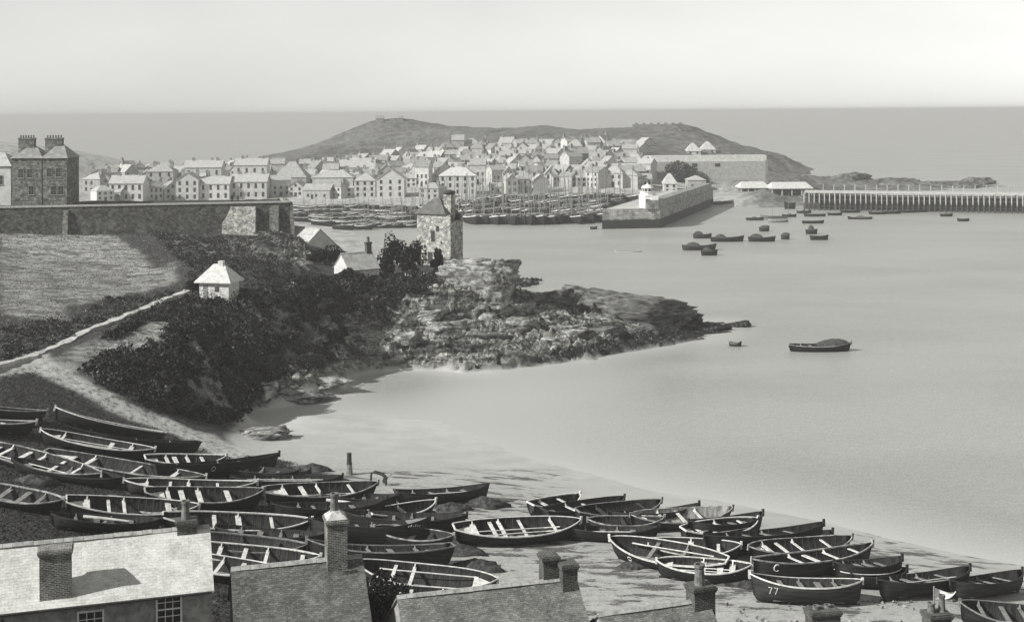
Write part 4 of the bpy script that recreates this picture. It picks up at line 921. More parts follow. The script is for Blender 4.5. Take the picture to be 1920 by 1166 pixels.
# ------------------------------------------------------------------ lookout tower, white hut, small houses on the point
def hut(name, label, corner_px, zb, phi, wa, wb, hw, rise, wall, roof, over=.35, grp=None, rdg=None, pyramid=True, cat='house'):
    c = atz(corner_px[0], corner_px[1], zb)        # nearest lower corner; left face runs back-left, right face back-right
    rz = math.radians(phi); ex = Vector((math.cos(rz), math.sin(rz), 0)); ey = Vector((-math.sin(rz), math.cos(rz), 0))
    # local x runs along the left face towards the corner, local y along the right face away from it
    o = thing(name, (c.x, c.y, zb), label, cat, grp, rz)
    MB().box(-wa, 0, 0, wb, -2.0, hw).build('wall', M[wall], o)
    q = MB(); e = over; cx, cy = -wa/2, wb/2; r = abs(wa - wb)/2*.6 if rdg is None else rdg
    q.add([(-wa - e, -e, hw - .05), (e, -e, hw - .05), (e, wb + e, hw - .05), (-wa - e, wb + e, hw - .05), (cx - r, cy, hw + rise), (cx + r, cy, hw + rise), (-wa - e, -e, hw + .08), (e, -e, hw + .08), (e, wb + e, hw + .08), (-wa - e, wb + e, hw + .08)],
          [(6,7,5,4), (7,8,5), (8,9,4,5), (9,6,4), (0,1,7,6), (1,2,8,7), (2,3,9,8), (3,0,6,9), (3,2,1,0)]); q.build('roof', M[roof], o)
    return o
tw = hut('lookout_tower', 'square stone lookout tower with dark pyramid roof and tall chimney on the rocky point', (835, 497), 9.2, -30, 5.5, 3.7, 8.2, 2.55, 'rubble', 'slate_dark', .3, cat='tower')
q = MB()
for (x, z, w, h) in ((-2.75, 3.7, .75, 1.75), (-1.75, 5.4, .6, .85), (-4.2, 2.6, .5, .5), (-.9, 3.4, .3, .35)): q = MB(); q.box(x, x + w, -.02, .3, z, z + h); q.build('window', M['iron'], tw)
MB().box(-3.4, -2.5, -.03, .3, 0, 2.0).build('door', M['dark_wood'], tw)
q = MB(); q.box(-.02, 1.05, -.02, 3.72, -1.5, 7.1); q.box(-.02, 1.05, -.02, .32, 7.1, 8.12); q.box(-.02, 1.05, 3.3, 3.72, 7.1, 8.12); q.build('turret', M['rubble'], tw)
for y in (.36, 2.72): MB().box(.2, 1.09, y, y + .5, 6.95, 8.14).build('loophole', M['iron'], tw)
c = chimney(tw, -.35, 1.9, 1.35, 1.3, 7.5, 11.3, [], 'rubble'); MB().lathe([(.55, 11.28), (1.0, 11.5), (1.05, 11.75), (.8, 11.95), (.3, 12.05)], 14, c=(-.35, 1.9)).build('cowl', M['dark_wood'], c)
wh = hut('white_hut', 'small white hut with white hipped roof at the top of the cliff path', (429, 560), 11.1, -14, 4.0, 2.9, 1.95, 2.15, 'whitewash', 'whitewash', .48, cat='hut', rdg=.75)
MB().box(-2.0, -1.35, 1.15, 1.75, 3.2, 4.5).build('chimney', M['whitewash'], wh); MB().box(-1.9, -1.3, -.02, .2, .8, 1.45).build('window', M['glass_dull'], wh); MB().box(-3.5, -2.8, -.02, .2, 0, 1.6).build('door', M['grey_wood'], wh)
def small_house(label, A, B, zr, hw, drop, zb, roof='roof_pale', wall='house_white'):
    c = cottage(label, A, B, zr, hw, drop, zb, roof, wall, name='waterside_house', grp='houses behind the point', ridge='ridge_tile'); return c
C1 = small_house('pale slate-roofed house with white gable below the end of the terrace wall', (520,420), (600,429), 13.2, 5., 4.3, 6)
C2 = small_house('low cottage with speckled roof and white gable left of the dark bushes', (640,475), (696,471), 13.4, 2.6, 2.1, 8.5, 'roof_grey', 'whitewash')
p = C2.onridge(692, 455); chimney(C2.o, C2.L/2 - .5, 0, .8, .7, C2.h - .8, C2.h + 1.4, [(0, 0, .22, .8)], 'brick_soot')
MB().box(C2.L/2 - 1.2, C2.L/2 - .4, -C2.hw - .03, -C2.hw + .1, .1, 1.7).build('door', M['dark_wood'], C2.o)
o = thing('picket_fence', atg(780, 523), 'short pale picket fence below the bushes by the tower', 'fence'); 
for k in range(9):
    p = atg(760 + 5*k, 524, 0) - o.location; q = MB(); q.add([(p.x - .07, p.y, p.z - .2), (p.x + .07, p.y, p.z - .2), (p.x + .07, p.y + .04, p.z - .2), (p.x - .07, p.y + .04, p.z - .2), (p.x - .07, p.y, p.z + .9), (p.x + .07, p.y, p.z + .9), (p.x + .07, p.y + .04, p.z + .9), (p.x - .07, p.y + .04, p.z + .9), (p.x, p.y + .02, p.z + 1.05)],
        [(0,1,5,4), (1,2,6,5), (2,3,7,6), (3,0,4,7), (4,5,8), (5,6,8), (6,7,8), (7,4,8)]); q.build('picket', M['pale_wood'], o)
p0, p1 = atg(760, 524) - o.location, atg(800, 524) - o.location; MB().tube([p0 + Vector((0,.06,.55)), p1 + Vector((0,.06,.55))], .045, 4).build('rail', M['pale_wood'], o)
# raised footpath up to the hut
pts = [(-30,698),(40,676),(75,664),(130,641),(200,609),(260,585),(310,563),(352,548)]; vs = []; fs = []
W = [atg(*p) for p in pts]; dense = []
for a, b in zip(W[:-1], W[1:]):
    for k in range(8): dense.append(a.lerp(b, k/8))
dense.append(W[-1])
for k, p in enumerate(dense):
    d = (dense[min(k + 1, len(dense)-1)] - dense[max(k - 1, 0)]); d.z = 0; n = Vector((-d.y, d.x, 0)).normalized(); jw = .48 + .15*math.sin(k*1.7) + .1*math.sin(k*.6)
    z = max(gz(p.x, p.y), gz((p + n*.5).x, (p + n*.5).y), gz((p - n*.5).x, (p - n*.5).y)) + .22
    for s, dz in ((-1, -1.2), (-1, 0), (1, 0), (1, -1.2)): vs.append((p.x + n.x*jw*s, p.y + n.y*jw*s, z + dz))
for k in range(len(dense) - 1): fs += [(4*k + j, 4*k + 4 + j, 4*k + 5 + j, 4*k + 1 + j) for j in range(3)]
q = MB().add(vs, [f[::-1] for f in fs]).build('path', mottled('trodden_path', .28, .56, 1.5, .95), uvs=False); tag(q, kind='structure')
# ------------------------------------------------------------------ town
class Proto: pass
def pbox(*a): return MB().box(*a)
WIN = MB().box(-.48, .48, -.05, .1, 0, 1.35).mesh('far_window', M['pane_far']); DOOR = MB().box(-.55, .55, -.05, .1, 0, 2.1).mesh('far_door', M['pane_far']); BIG = MB().box(-1.2, 1.2, -.05, .1, 0, 2.4).mesh('far_loft_door', M['pane_far'])
CHM = (lambda q: (q.box(-.55, .55, -.4, .4, -1.2, 1.1), q.box(-.62, .62, -.47, .47, 1.1, 1.3), q.box(-.4, -.1, -.15, .15, 1.3, 1.8), q.box(.1, .4, -.15, .15, 1.3, 1.75))[-1])(MB()).mesh('far_chimney', M['roof_dim'])
def house_meshes(kind, w, d, h, r):
    wl = MB(); rf = MB(); e = .3
    if kind in ('ridge', 'gable'):
        if kind == 'gable':
            wl.add([(x, y, z) for y in (-d/2, d/2) for (x, z) in ((-w/2, -3), (-w/2, h), (0, h + r), (w/2, h), (w/2, -3))], [(0,4,3,2,1), (5,6,7,8,9), (0,1,6,5), (3,4,9,8)])
            k = r/(w/2); rf.add([(x, y, z + q) for q in (.05, .22) for y in (-d/2 - e, d/2 + e) for (x, z) in ((-w/2 - e, h - e*k), (0, h + r), (w/2 + e, h - e*k))],
                    [(6,7,10,9), (7,8,11,10), (0,3,4,1), (1,4,5,2), (0,1,7,6), (1,2,8,7), (3,9,10,4), (4,10,11,5), (0,6,9,3), (2,5,11,8)])
        else:
            wl.add([(x, y, z) for x in (-w/2, w/2) for (y, z) in ((-d/2, -3), (-d/2, h), (0, h + r), (d/2, h), (d/2, -3))], [(0,1,2,3,4), (9,8,7,6,5), (0,5,6,1), (3,8,9,4)])
            k = r/(d/2); rf.add([(x, y, z + q) for q in (.05, .22) for x in (-w/2 - e, w/2 + e) for (y, z) in ((-d/2 - e, h - e*k), (0, h + r), (d/2 + e, h - e*k))],
                    [(6,9,10,7), (7,10,11,8), (0,1,4,3), (1,2,5,4), (0,6,7,1), (1,7,8,2), (3,4,10,9), (4,5,11,10), (0,3,9,6), (2,8,11,5)])
    else:
        wl.box(-w/2, w/2, -d/2, d/2, -3, h); i = min(w, d)*.42
        rf.add([(-w/2 - e, -d/2 - e, h + .01), (w/2 + e, -d/2 - e, h + .01), (w/2 + e, d/2 + e, h + .01), (-w/2 - e, d/2 + e, h + .01), (-w/2 + i, 0, h + r), (w/2 - i, 0, h + r)], [(0,1,5,4), (1,2,5), (2,3,4,5), (3,0,4), (3,2,1,0)])
    return wl.mesh('far_wall', M['house_pale']), rf.mesh('far_roof', M['roof_pale'])
PR = {}
for nm, kind, w, d, h, r, wins, doors, ch in (
  ('two-storey cottage', 'ridge', 7, 5.5, 5.0, 2.1, [(-2.2, .9), (2.2, .9), (-2.2, 3.2), (0, 3.2), (2.2, 3.2)], [(0, 0)], [(-3, 0), (3, 0)]),
  ('gable-fronted house', 'gable', 6.4, 8, 5.0, 2.7, [(-1.8, .9), (1.8, .9), (-1.7, 3.2), (1.7, 3.2), (0, 5.1)], [(0, 0)], [(0, 2.5)]),
  ('three-storey house', 'ridge', 7.5, 6, 7.6, 2.2, [(-2.3, 1.), (2.3, 1.), (-2.3, 3.4), (0, 3.4), (2.3, 3.4), (-2.3, 5.7), (2.3, 5.7)], [(0, 0)], [(-3.3, 0)]),
  ('hipped-roof house', 'hip', 8, 7, 5.4, 2.6, [(-2.6, 1.), (2.6, 1.), (-2.6, 3.4), (0, 3.4), (2.6, 3.4)], [(0, 0)], [(2.2, 0)]),
  ('long fish cellar', 'ridge', 13, 6.5, 4.2, 2.4, [(-4, 1.), (0, 1.), (4, 1.)], [(-2, 0)], []),
  ('narrow cottage', 'gable', 4.6, 7, 5.2, 2.0, [(-1.1, 3.2), (1.1, 3.2), (1.1, .9)], [(-.9, 0)], [(0, -1)]),
  ('low cottage', 'ridge', 6.5, 5, 3.2, 2.0, [(-2, 1.2), (2, 1.2)], [(0, 0)], [(2.8, 0)])):
    P = Proto(); P.w, P.d, P.h, P.r, P.kind, P.wins, P.doors, P.ch = w, d, h, r, kind, wins, doors, ch; P.wm, P.rm = house_meshes(kind, w, d, h, r); PR[nm] = P
WTONE = {'white': 'house_white', 'pale': 'house_pale', 'grey': 'house_grey', 'dark': 'house_dim'}; RTONE = {'pale': 'roof_pale', 'grey': 'roof_grey', 'dark': 'roof_dim'}
def setm(o, m): o.material_slots[0].link = 'OBJECT'; o.material_slots[0].material = M[m]
def town_house(p, pn, label, wt, rt, sx=1., sy=1., sz=1., yaw=0., detail=2, grp='houses of the harbour town', nwin=9):
    P = PR[pn]; o = thing('town_house', p, label, 'house', grp, yaw); o.scale = (sx, sy, sz)
    setm(obj('wall', P.wm, o), WTONE[wt]); setm(obj('roof', P.rm, o), RTONE[rt])
    for (x, y) in P.ch[:detail]:
        if P.kind == 'ridge': z = P.h + P.r
        elif P.kind == 'gable': z = P.h + P.r
        else: z = P.h + P.r*.8
        obj('chimney', CHM, o, (x, y, z))
    for (x, z) in P.wins[:nwin]: obj('window', WIN, o, (x, -P.d/2, z))
    for (x, z) in P.doors[:1 if detail else 0]: obj('door', DOOR, o, (x, -P.d/2, z))
    return o
rows = [ # name, baseline pixels (x, y), spacing, windows kept
 ('upper lane row', [(540,334),(760,328),(1000,318),(1190,310)], 30, 2),
 ('lower lane row', [(515,349),(760,344),(1000,336),(1205,327)], 30, 3),
 ('harbour front row', [(540,371),(830,371),(835,366),(1010,362),(1020,352),(1200,351)], 33, 7),
 ('second town row', [(508,357),(760,352),(1000,345),(1215,336)], 31, 5),
 ('third town row', [(520,341),(760,335),(1000,326),(1200,318)], 30, 4),
 ('fourth town row', [(560,327),(760,321),(1000,309),(1180,302)], 29, 3),
 ('fifth town row', [(600,318),(800,308),(1000,299),(1170,297)], 27, 3),
 ('top town row', [(735,306),(850,293),(1000,287),(1165,288)], 25, 2),
 ('left quarter front row', [(165,377),(330,374),(520,368)], 33, 5),
 ('left quarter second row', [(155,361),(330,357),(505,352)], 32, 4),
 ('left quarter third row', [(165,346),(330,343),(510,336)], 31, 3),
 ('left quarter back row', [(180,332),(330,329),(500,321)], 30, 2)]
def hash_of(s): return sum(ord(c)*(i + 3) for i, c in enumerate(s))
skip = [(695,905,372,360), (505,580,358,339)]
for rn, line, dx, nw in rows:
    random.seed(hash_of(rn))
    xs_, ys_ = [q[0] for q in line], [q[1] for q in line]; x = xs_[0]; items = []
    while x < xs_[-1]:
        y = float(np.interp(x, xs_, ys_)); pn = random.choices(list(PR), [6, 3.2, 2, 2, 1.5, 2, 2.5])[0]
        Y_ = atg(x, y, 0, 290).y; wpx = PR[pn].w*F/Y_
        items.append((x + wpx/2, y + random.uniform(-2.5, 2.5), pn)); x += wpx*random.uniform(.70, .94)
    items = [i for i in items if not any(a < i[0] < b and y1 < i[1] < y0 for a, b, y0, y1 in skip)]
    n = len(items)
    for k, (x, y, pn) in enumerate(items):
        p = atg(x, y, 0, 290); wt = random.choices(list(WTONE), [1.5, 4, 4, .7])[0]; rt = random.choices(list(RTONE), [3, 4.5, 2.2])[0]
        yaw = random.gauss(-.05, .38) if 'quarter' not in rn else random.gauss(.1, .4)
        if random.random() < .12: yaw += random.choice((-1, 1))*.9
        nm = ORD[k + 1] if k < 30 else 'last'
        town_house((p.x, p.y + PR[pn].d/2, p.z), pn, '%s %s with %s roof, %s from left %s' % (wt, pn.replace('-storey', ' storey'), rt, nm, rn if rn[:2] == 'be' else 'in the ' + rn), wt, rt,
                   random.uniform(.75, 1.), random.uniform(.8, 1.1), random.uniform(.68, 1.08), yaw, 2 if nw > 3 else 1, 'houses of the harbour town', nw)
# notable buildings on the harbour front
def block(name, label, x0, x1, yb, yt, dep, wall, roof, rise, floors, cols, kind='hip', cat='house', yaw=0., grp=None, win=(.9, 1.3), stacks=()):
    p = atg((x0 + x1)/2, yb, 0, 290); w = (x1 - x0)*p.y/F; h = (yb - yt)*p.y/F; o = thing(name, (p.x, p.y + dep/2, p.z), label, cat, grp, yaw)
    wm, rm = house_meshes(kind, w, dep, h, rise); setm(obj('wall', wm, o), wall); setm(obj('roof', rm, o), roof)
    for f in range(floors):
        for c in range(cols):
            q = obj('window', WIN, o, (-w/2 + w*(c + .5)/cols, -dep/2, h*(f + .25)/floors)); q.scale = (win[0], 1, min(win[1], h/floors*.45))
    for x in stacks: obj('chimney', CHM, o, (x*w/2, 0, h + rise*.9))
    return o
block('round_fronted_house', 'largest white house on the harbour front with low rounded hip roof', 823, 893, 366, 330, 11, 'house_white', 'house_white', 3.2, 3, 5, stacks=(-.3, .3))
block('warehouse', 'wide pale house with three floors of windows left of the tower roof', 706, 758, 371, 336, 10, 'house_white', 'house_white', 3.6, 3, 3, 'gable')
block('warehouse', 'grey loft building with dark openings at the left end of the harbour front', 586, 662, 371, 333, 10, 'house_pale', 'roof_pale', 2.5, 1, 2)
block('warehouse', 'pale loft building beside the wide three-floored house', 664, 704, 371, 339, 9, 'house_pale', 'roof_pale', 2.5, 3, 3, stacks=(.7,))
block('barn', 'grey barn with a broad hipped roof in front of the left quarter', 514, 574, 361, 333, 12, 'house_grey', 'roof_grey', 6, 1, 2)
block('long_house', 'very long low roof with a dark eave line above the loft buildings', 632, 705, 338, 314, 9, 'house_white', 'roof_pale', 3.0, 1, 5, 'ridge', stacks=(-.5, .8))
block('long_cellar', 'long dark-fronted cellar with pale roof behind the fleet masts', 1062, 1138, 336, 322, 9, 'house_dim', 'roof_pale', 2.4, 1, 4, 'ridge')
block('white_house', 'bright narrow white house among the fleet masts', 1022, 1046, 350, 326, 8, 'house_white', 'roof_pale', 2.8, 2, 2, 'gable')
block('twin_house', 'pale mound-roofed house standing over the long terrace, left one', 1288, 1314, 290, 284, 9, 'house_pale', 'house_pale', 4.2, 1, 2, grp='twin houses above the long terrace')
block('twin_house', 'pale mound-roofed house standing over the long terrace, right one', 1315, 1342, 290, 281, 9, 'house_pale', 'house_pale', 4.2, 1, 2, grp='twin houses above the long terrace')
block('pier_house', 'white pyramid-roofed house at the landward end of the stone pier', 1245, 1270, 362, 345, 8, 'house_white', 'house_pale', 4.0, 2, 2)
block('net_loft', 'grey square loft at the far end of the stone pier', 1290, 1324, 360, 338, 8, 'house_grey', 'roof_pale', 1.6, 1, 2)
block('cellar', 'low pale building right of the tower roof in the trees', 1150, 1200, 336, 322, 8, 'house_pale', 'roof_pale', 3, 2, 3, 'ridge')
for k, (x, lb) in enumerate(((1213, 'steep narrow pale roof on the hill slope above the trees'), (1205, 'small hut with lean roof below the steep narrow roof'))):
    block('hill_cottage', lb, x - 10, x + 8, 276 + 10*k, 268 + 10*k, 8, 'house_pale', 'roof_pale', 2.4, 1, 1, 'ridge', yaw=-.9)
for x0, x1, yb, yt, wl, rf, fl, co, kd, lb in ((205, 268, 377, 344, 'house_white', 'roof_pale', 2, 5, 'ridge', 'long white building just behind the terrace wall, left part of the quarter'), (330, 372, 376, 338, 'house_pale', 'roof_grey', 3, 3, 'gable', 'tall pale warehouse with gable to the harbour, middle of the left quarter'),
   (374, 430, 375, 345, 'house_white', 'roof_pale', 2, 4, 'ridge', 'broad white building beside the tall pale warehouse'), (432, 500, 373, 341, 'house_pale', 'roof_pale', 2, 5, 'ridge', 'long pale building at the harbour end of the terrace wall'),
   (275, 325, 360, 322, 'house_grey', 'roof_grey', 3, 3, 'hip', 'bulky grey building standing above the middle of the left quarter'), (345, 415, 350, 314, 'house_pale', 'roof_pale', 2, 4, 'ridge', 'long high building on the skyline of the left quarter'),
   (440, 500, 345, 310, 'house_white', 'roof_pale', 2, 4, 'ridge', 'long white building on the skyline close to the hill foot'), (160, 205, 362, 332, 'house_grey', 'roof_dim', 2, 3, 'gable', 'grey gabled building next to the tall dark house')):
    block('large_building', lb, x0, x1, yb, yt, 8, wl, rf, 2.6, fl, co, kd, stacks=(-.6, .7), grp='large buildings of the left quarter')
# long terrace wall on the right
a, b = atg(1228, 342, 0, 400), atg(1428, 343, 0, 400); zt = aty(1330, 303, (a.y + b.y)/2).z; mid = (a + b)/2
o = thing('long_terrace', (mid.x, mid.y, 0), 'long grey terrace with pale parapet on the slope right of the trees', 'wall'); w = b.x - a.x
MB().box(-w/2, w/2, 0, 9, -2, zt).build('wall', M['house_grey'], o); MB().box(-w/2 - .3, w/2 + .3, 1.5, 7.5, zt, zt + 2.4).build('parapet', M['house_white'], o); MB().box(w/2 - .6, w/2 + .5, -.8, .2, -2, zt + .5).build('buttress', M['house_dim'], o)
for x in (-.62, -.3, .1): MB().box(x*w/2, x*w/2 + 2.2, -.05, .2, zt - 2.2, zt - .8).build('opening', M['pane_far'], o)
# sheds beside the wooden pier
for (x0, x1, yb, yt, lb) in ((1390, 1442, 362, 352, 'open shed with long pale roof nearest the stone pier'), (1448, 1522, 367, 353, 'longer open shed with pale roof at the root of the wooden pier')):
    p = atg((x0 + x1)/2, yb + 4, 0, 400); w = (x1 - x0)*p.y/F; h = (yb - yt + 4)*p.y/F; o = thing('open_shed', (p.x, p.y, p.z), lb, 'shed', 'sheds by the wooden pier')
    MB().add([(-w/2 - .5, -.6, h), (w/2 + .5, -.6, h), (w/2 - 1, 5.5, h + 2.0), (-w/2 + 1, 5.5, h + 2.0), (-w/2 - .5, 11, h), (w/2 + .5, 11, h), (-w/2 - .5, -.6, h - .25), (w/2 + .5, -.6, h - .25), (w/2 + .5, 11, h - .25), (-w/2 - .5, 11, h - .25)],
             [(0,1,2,3), (3,2,5,4), (0,3,4), (1,5,2), (0,6,7,1), (6,9,8,7), (1,7,8,5), (0,4,9,6)]).build('roof', M['house_white'], o)
    MB().box(-w/2, w/2, 6, 10.8, -2, h - .26).build('back_wall', M['house_dim'], o)
    for k in range(5): MB().box(-w/2 + k*w/4 - .18, -w/2 + k*w/4 + .18, -.2, .16, -2, h - .26).build('post', M['house_pale'], o)
# ------------------------------------------------------------------ stone pier with lighthouse
t = NT('pier_masonry'); P = t.coord('World'); sep = t.node('ShaderNodeSeparateXYZ'); t.link(P, sep.inputs[0])
n = t.node('ShaderNodeTexBrick'); t.link(t.coord('UV'), n.inputs['Vector']); n.inputs['Color1'].default_value = G(.2); n.inputs['Color2'].default_value = G(.36); n.inputs['Mortar'].default_value = G(.1); n.inputs['Scale'].default_value = 1
n.inputs['Brick Width'].default_value = 1.3; n.inputs['Row Height'].default_value = .6; n.inputs['Mortar Size'].default_value = .04
f = t.noise(P, .5, 6, .7); c_ = t.mix(.6, n.outputs['Color'], t.ramp(f, [(.38, .15), (.62, .85)]), 'OVERLAY')
td = t.math('ADD', sep.outputs['Z'], t.math('MULTIPLY', t.math('SUBTRACT', f, .5), 1.2)); wet_ = t.ramp(t.math('MULTIPLY', td, .2), [(.0, 1.), (1., 0.)]); wet_.node.color_ramp.elements[0].position = .5; wet_.node.color_ramp.elements[1].position = .56
M['pier'] = t.out(t.mix(wet_, c_, .022), .8, f, .5, .1)
a, b = Vector((25.6, 369, 0)), Vector((42.6, 371, 0)); e = Vector((29.5, 88, 0)); o = thing('stone_pier', ((a + b)/2), 'massive stone harbour pier running back to the town', 'pier'); oc = o.location.copy()
def prism(q, pts, z0, z1, batter=0.):
    c = sum(pts, Vector())/len(pts); top = [p + (c - p).normalized()*batter for p in pts]; n = len(pts)
    q.add([tuple(p - oc)[:2] + (z0,) for p in pts] + [tuple(p - oc)[:2] + (z1,) for p in top], [(k, (k + 1) % n, (k + 1) % n + n, k + n) for k in range(n)] + [tuple(range(n, 2*n)), tuple(range(n))[::-1]])
q = MB(); prism(q, [a, b, b + e, a + e*.98], -2.5, 5.6, .8); q.build('quay', M['pier'], o)
d = e.normalized(); s = (b - a).normalized()
q = MB(); prism(q, [b - s*4.2, b - s*.55 + d*.6, b - s*.55 + e - d, b - s*4.2 + e - d], 5.605, 8.0, .25); q.build('parapet', M['pier'], o)
q = MB(); prism(q, [a + s*1.2 + d*1.2, b - s*4.3 + d*1.2, b - s*4.3 + e, a + s*1.2 + e*.98], 5.61, 5.72); q.build('paving', M['house_pale'], o)
lp = aty(1226, 391, 378) ; lx, ly = 39.6, 376.; lo = thing('lighthouse', (lx, ly, 5.73), 'small white octagonal lighthouse with domed lantern on the stone pier head', 'lighthouse')
MB().lathe([(2.6, -.2), (2.4, 3.2), (2.55, 3.35), (2.55, 3.6)], 8, ph=math.pi/8).build('tower', M['white'], lo)
MB().lathe([(2.3, 3.605), (2.3, 3.8), (2.05, 3.82), (2.05, 4.4), (2.3, 4.5), (2.3, 4.65)], 12).build('gallery', M['white'], lo)
MB().lathe([(1.35, 4.655), (1.35, 5.6)], 8).build('lantern', M['glass_dull'], lo); MB().lathe([(1.85, 5.6), (1.8, 5.75), (1.4, 6.3), (.6, 6.6), (.2, 6.7), (.18, 7.1)], 12).build('dome', M['white'], lo)
for k in range(8): an = 2*math.pi*k/8; MB().tube([(1.4*math.cos(an), 1.4*math.sin(an), 4.65), (1.4*math.cos(an), 1.4*math.sin(an), 5.6)], .1, 4).build('lantern_post', M['white'], lo)
MB().box(-.75, .5, -2.4, -1.9, .2, 2.5).build('door', M['pane_far'], lo); MB().box(1.0, 2.9, -2.6, 1.2, -.2, 3.4).build('porch', M['white'], lo)
p = atg(1112, 430, 0, 300); sea_boat(1106, 1120, 430, 'little dark boat touching the near corner of the stone pier', 'R', None, .9, 'boats moored off the pier', gun='tar_worn', detail=False, post=False)
# ------------------------------------------------------------------ wooden pier
A_, B_ = Vector((99.5, 436, 0)), Vector((172, 414, 0)); o = thing('wooden_pier', (A_ + B_)/2, 'long wooden pier on rows of pale piles at the right border', 'pier'); oc = o.location.copy(); d = (B_ - A_).normalized(); n_ = Vector((d.y, -d.x, 0)); n_ = n_ if n_.y < 0 else -n_
def at(s, off, z): p = A_.lerp(B_, s) + n_*off - oc; return Vector((p.x, p.y, z))
q = MB(); q.add([at(0, 3, 5.9), at(1, 3, 5.9), at(1, -3, 5.9), at(0, -3, 5.9), at(0, 3, 6.5), at(1, 3, 6.5), at(1, -3, 6.5), at(0, -3, 6.5)], [(0,3,2,1), (4,5,6,7), (0,1,5,4), (1,2,6,5), (2,3,7,6), (3,0,4,7)]); q.build('deck', M['house_pale'], o)
t = NT('pile_wood'); P = t.coord('World'); sep = t.node('ShaderNodeSeparateXYZ'); t.link(P, sep.inputs[0]); f = t.noise(P, .8, 5, .7)
td = t.math('ADD', sep.outputs['Z'], t.math('MULTIPLY', t.math('SUBTRACT', f, .5), 3.)); wr = t.ramp(t.math('MULTIPLY', td, .2), [(.0, .05), (1., .36)]); wr.node.color_ramp.elements[0].position = .45; wr.node.color_ramp.elements[1].position = .62
M['pile'] = t.out(wr, .8)
for k in range(46):
    s_ = k/45; MB().tube([at(s_, 3.3, -3), at(s_, 2.75, 5.9)], .24, 6).build('pile', M['pile'], o)
    if k % 2 == 0: MB().tube([at(s_, -2.6, -3), at(s_, -2.4, 5.9)], .24, 6).build('pile', M['pile'], o)
for z in (1.4, 3.6, 5.2): MB().tube([at(0, 2.5, z), at(1, 2.5, z)], .2, 5).build('brace', M['dark_wood'], o)
q = MB(); q.add([at(0, -2.0, -3), at(1, -2.0, -3), at(1, -2.0, 4.6), at(0, -2.0, 4.6), at(0, -2.2, -3), at(1, -2.2, -3), at(1, -2.2, 4.6), at(0, -2.2, 4.6)], [(0,1,2,3), (7,6,5,4), (3,2,6,7)]); q.build('dark_sheet', M['dark_wood'], o)  # one plain dark sheet behind the front piles, filling the gaps between them
for k in range(18): s_ = .08 + k*.046; MB().tube([at(s_, -2.6, 6.4), at(s_, -2.6, 8.6)], .18, 5).build('post', M['house_grey'], o)
# ------------------------------------------------------------------ hill top: chapel, lookout, battery wall
for (x, y, lb, s) in ((712, 228, 'tiny chapel bump on the summit of the hill', 1.), (750, 226, 'tiny lookout hut right of the chapel on the hill summit', .7)):
    p = aty(x, y, 846); o = thing('hill_chapel' if s == 1 else 'lookout_hut', (p.x, 846, gz(p.x, 846) - .3), lb, 'chapel' if s == 1 else 'hut'); wm, rm = house_meshes('ridge', 5*s, 4*s, 2.6*s, 1.8*s); setm(obj('wall', wm, o), 'house_dim'); setm(obj('roof', rm, o), 'roof_dim')
Y_ = 738.; a, b = aty(1187, 243, Y_), aty(1283, 241, Y_); zg = (a.z + b.z)/2; o = thing('battery_wall', ((a.x + b.x)/2, Y_, zg), 'low dark battery wall crowning the right end of the hill', 'wall'); w = b.x - a.x
MB().box(-w/2, w/2, 0, 6, -4, 2.7).build('rampart', M['house_dim'], o)
for k in range(7): MB().box(-w/2 + (k + .3)*w/7, -w/2 + (k + .7)*w/7, .2, 1.2, 2.7, 3.6).build('merlon', M['house_dim'], o)
for x, hh, lb in ((1292, 3.4, 'left of two broken stone stumps beside the battery wall'), (1307, 2.6, 'right of two broken stone stumps beside the battery wall')):
    p = aty(x, 246, 728); q = MB(); q.add([(-2.2, -1, -4), (2.2, -1, -4), (2.2, 1, -4), (-2.2, 1, -4), (-1.8, -1, hh), (.4, -1, hh*.8), (.4, 1, hh*.8), (-1.8, 1, hh), (2.1, -1, hh*.35), (2.1, 1, hh*.35)], [(0,1,8,5,4), (2,3,7,6,9), (4,5,6,7), (5,8,9,6), (1,2,9,8), (3,0,4,7)])
    o = q.build('ruined_wall', M['house_dim'], None, loc=p); tag(o, lb, 'ruin', 'ruins on the battery hill')
# ------------------------------------------------------------------ plants and rocks
def leaf_mat(name, lo, mid, hi):
    t = NT(name); f = t.attr('shade').outputs['Fac']; n = t.noise(t.coord('World'), .8, 4, .7)
    t.m.use_backface_culling = False
    return t.out(t.mix(.35, t.ramp(f, [(0., lo), (.6, mid), (1., hi)]), t.ramp(n, [(.4, lo), (.6, mid)])), .9, spec=.1)
M['gorse'] = leaf_mat('gorse', .008, .085, .42); M['leaf_dark'] = leaf_mat('dark_leaves', .006, .03, .16); M['leaf_far'] = leaf_mat('distant_leaves', .06, .16, .3); M['turf'] = leaf_mat('turf_blades', .06, .3, .6); M['dry'] = leaf_mat('dry_stalks', .1, .34, .6)
def leaves(C, size, squash=.6, seed=1, up=.35):
    """one quad leaf-clump per centre"""
    r = np.random.default_rng(seed); n = len(C); a = r.uniform(0, 2*np.pi, n); tilt = r.uniform(-1.2, 1.2, n)
    size = np.broadcast_to(size, n)*r.uniform(.6, 1.3, n)
    u_ = np.c_[np.cos(a), np.sin(a), np.zeros(n)]; w_ = np.c_[-np.sin(a)*np.sin(tilt), np.cos(a)*np.sin(tilt), np.cos(tilt) + up]
    w_ /= np.linalg.norm(w_, axis=1)[:, None]; s1 = (size*.5)[:, None]; s2 = (size*squash)[:, None]
    V = np.stack([C - u_*s1, C + w_*s2*.4 + u_*s1*.25 - w_*s2*.9, C + u_*s1, C + w_*s2], 1).reshape(-1, 3)
    return V, np.arange(4*n).reshape(-1, 4), np.repeat(r.beta(.7, 1.9, n), 4)
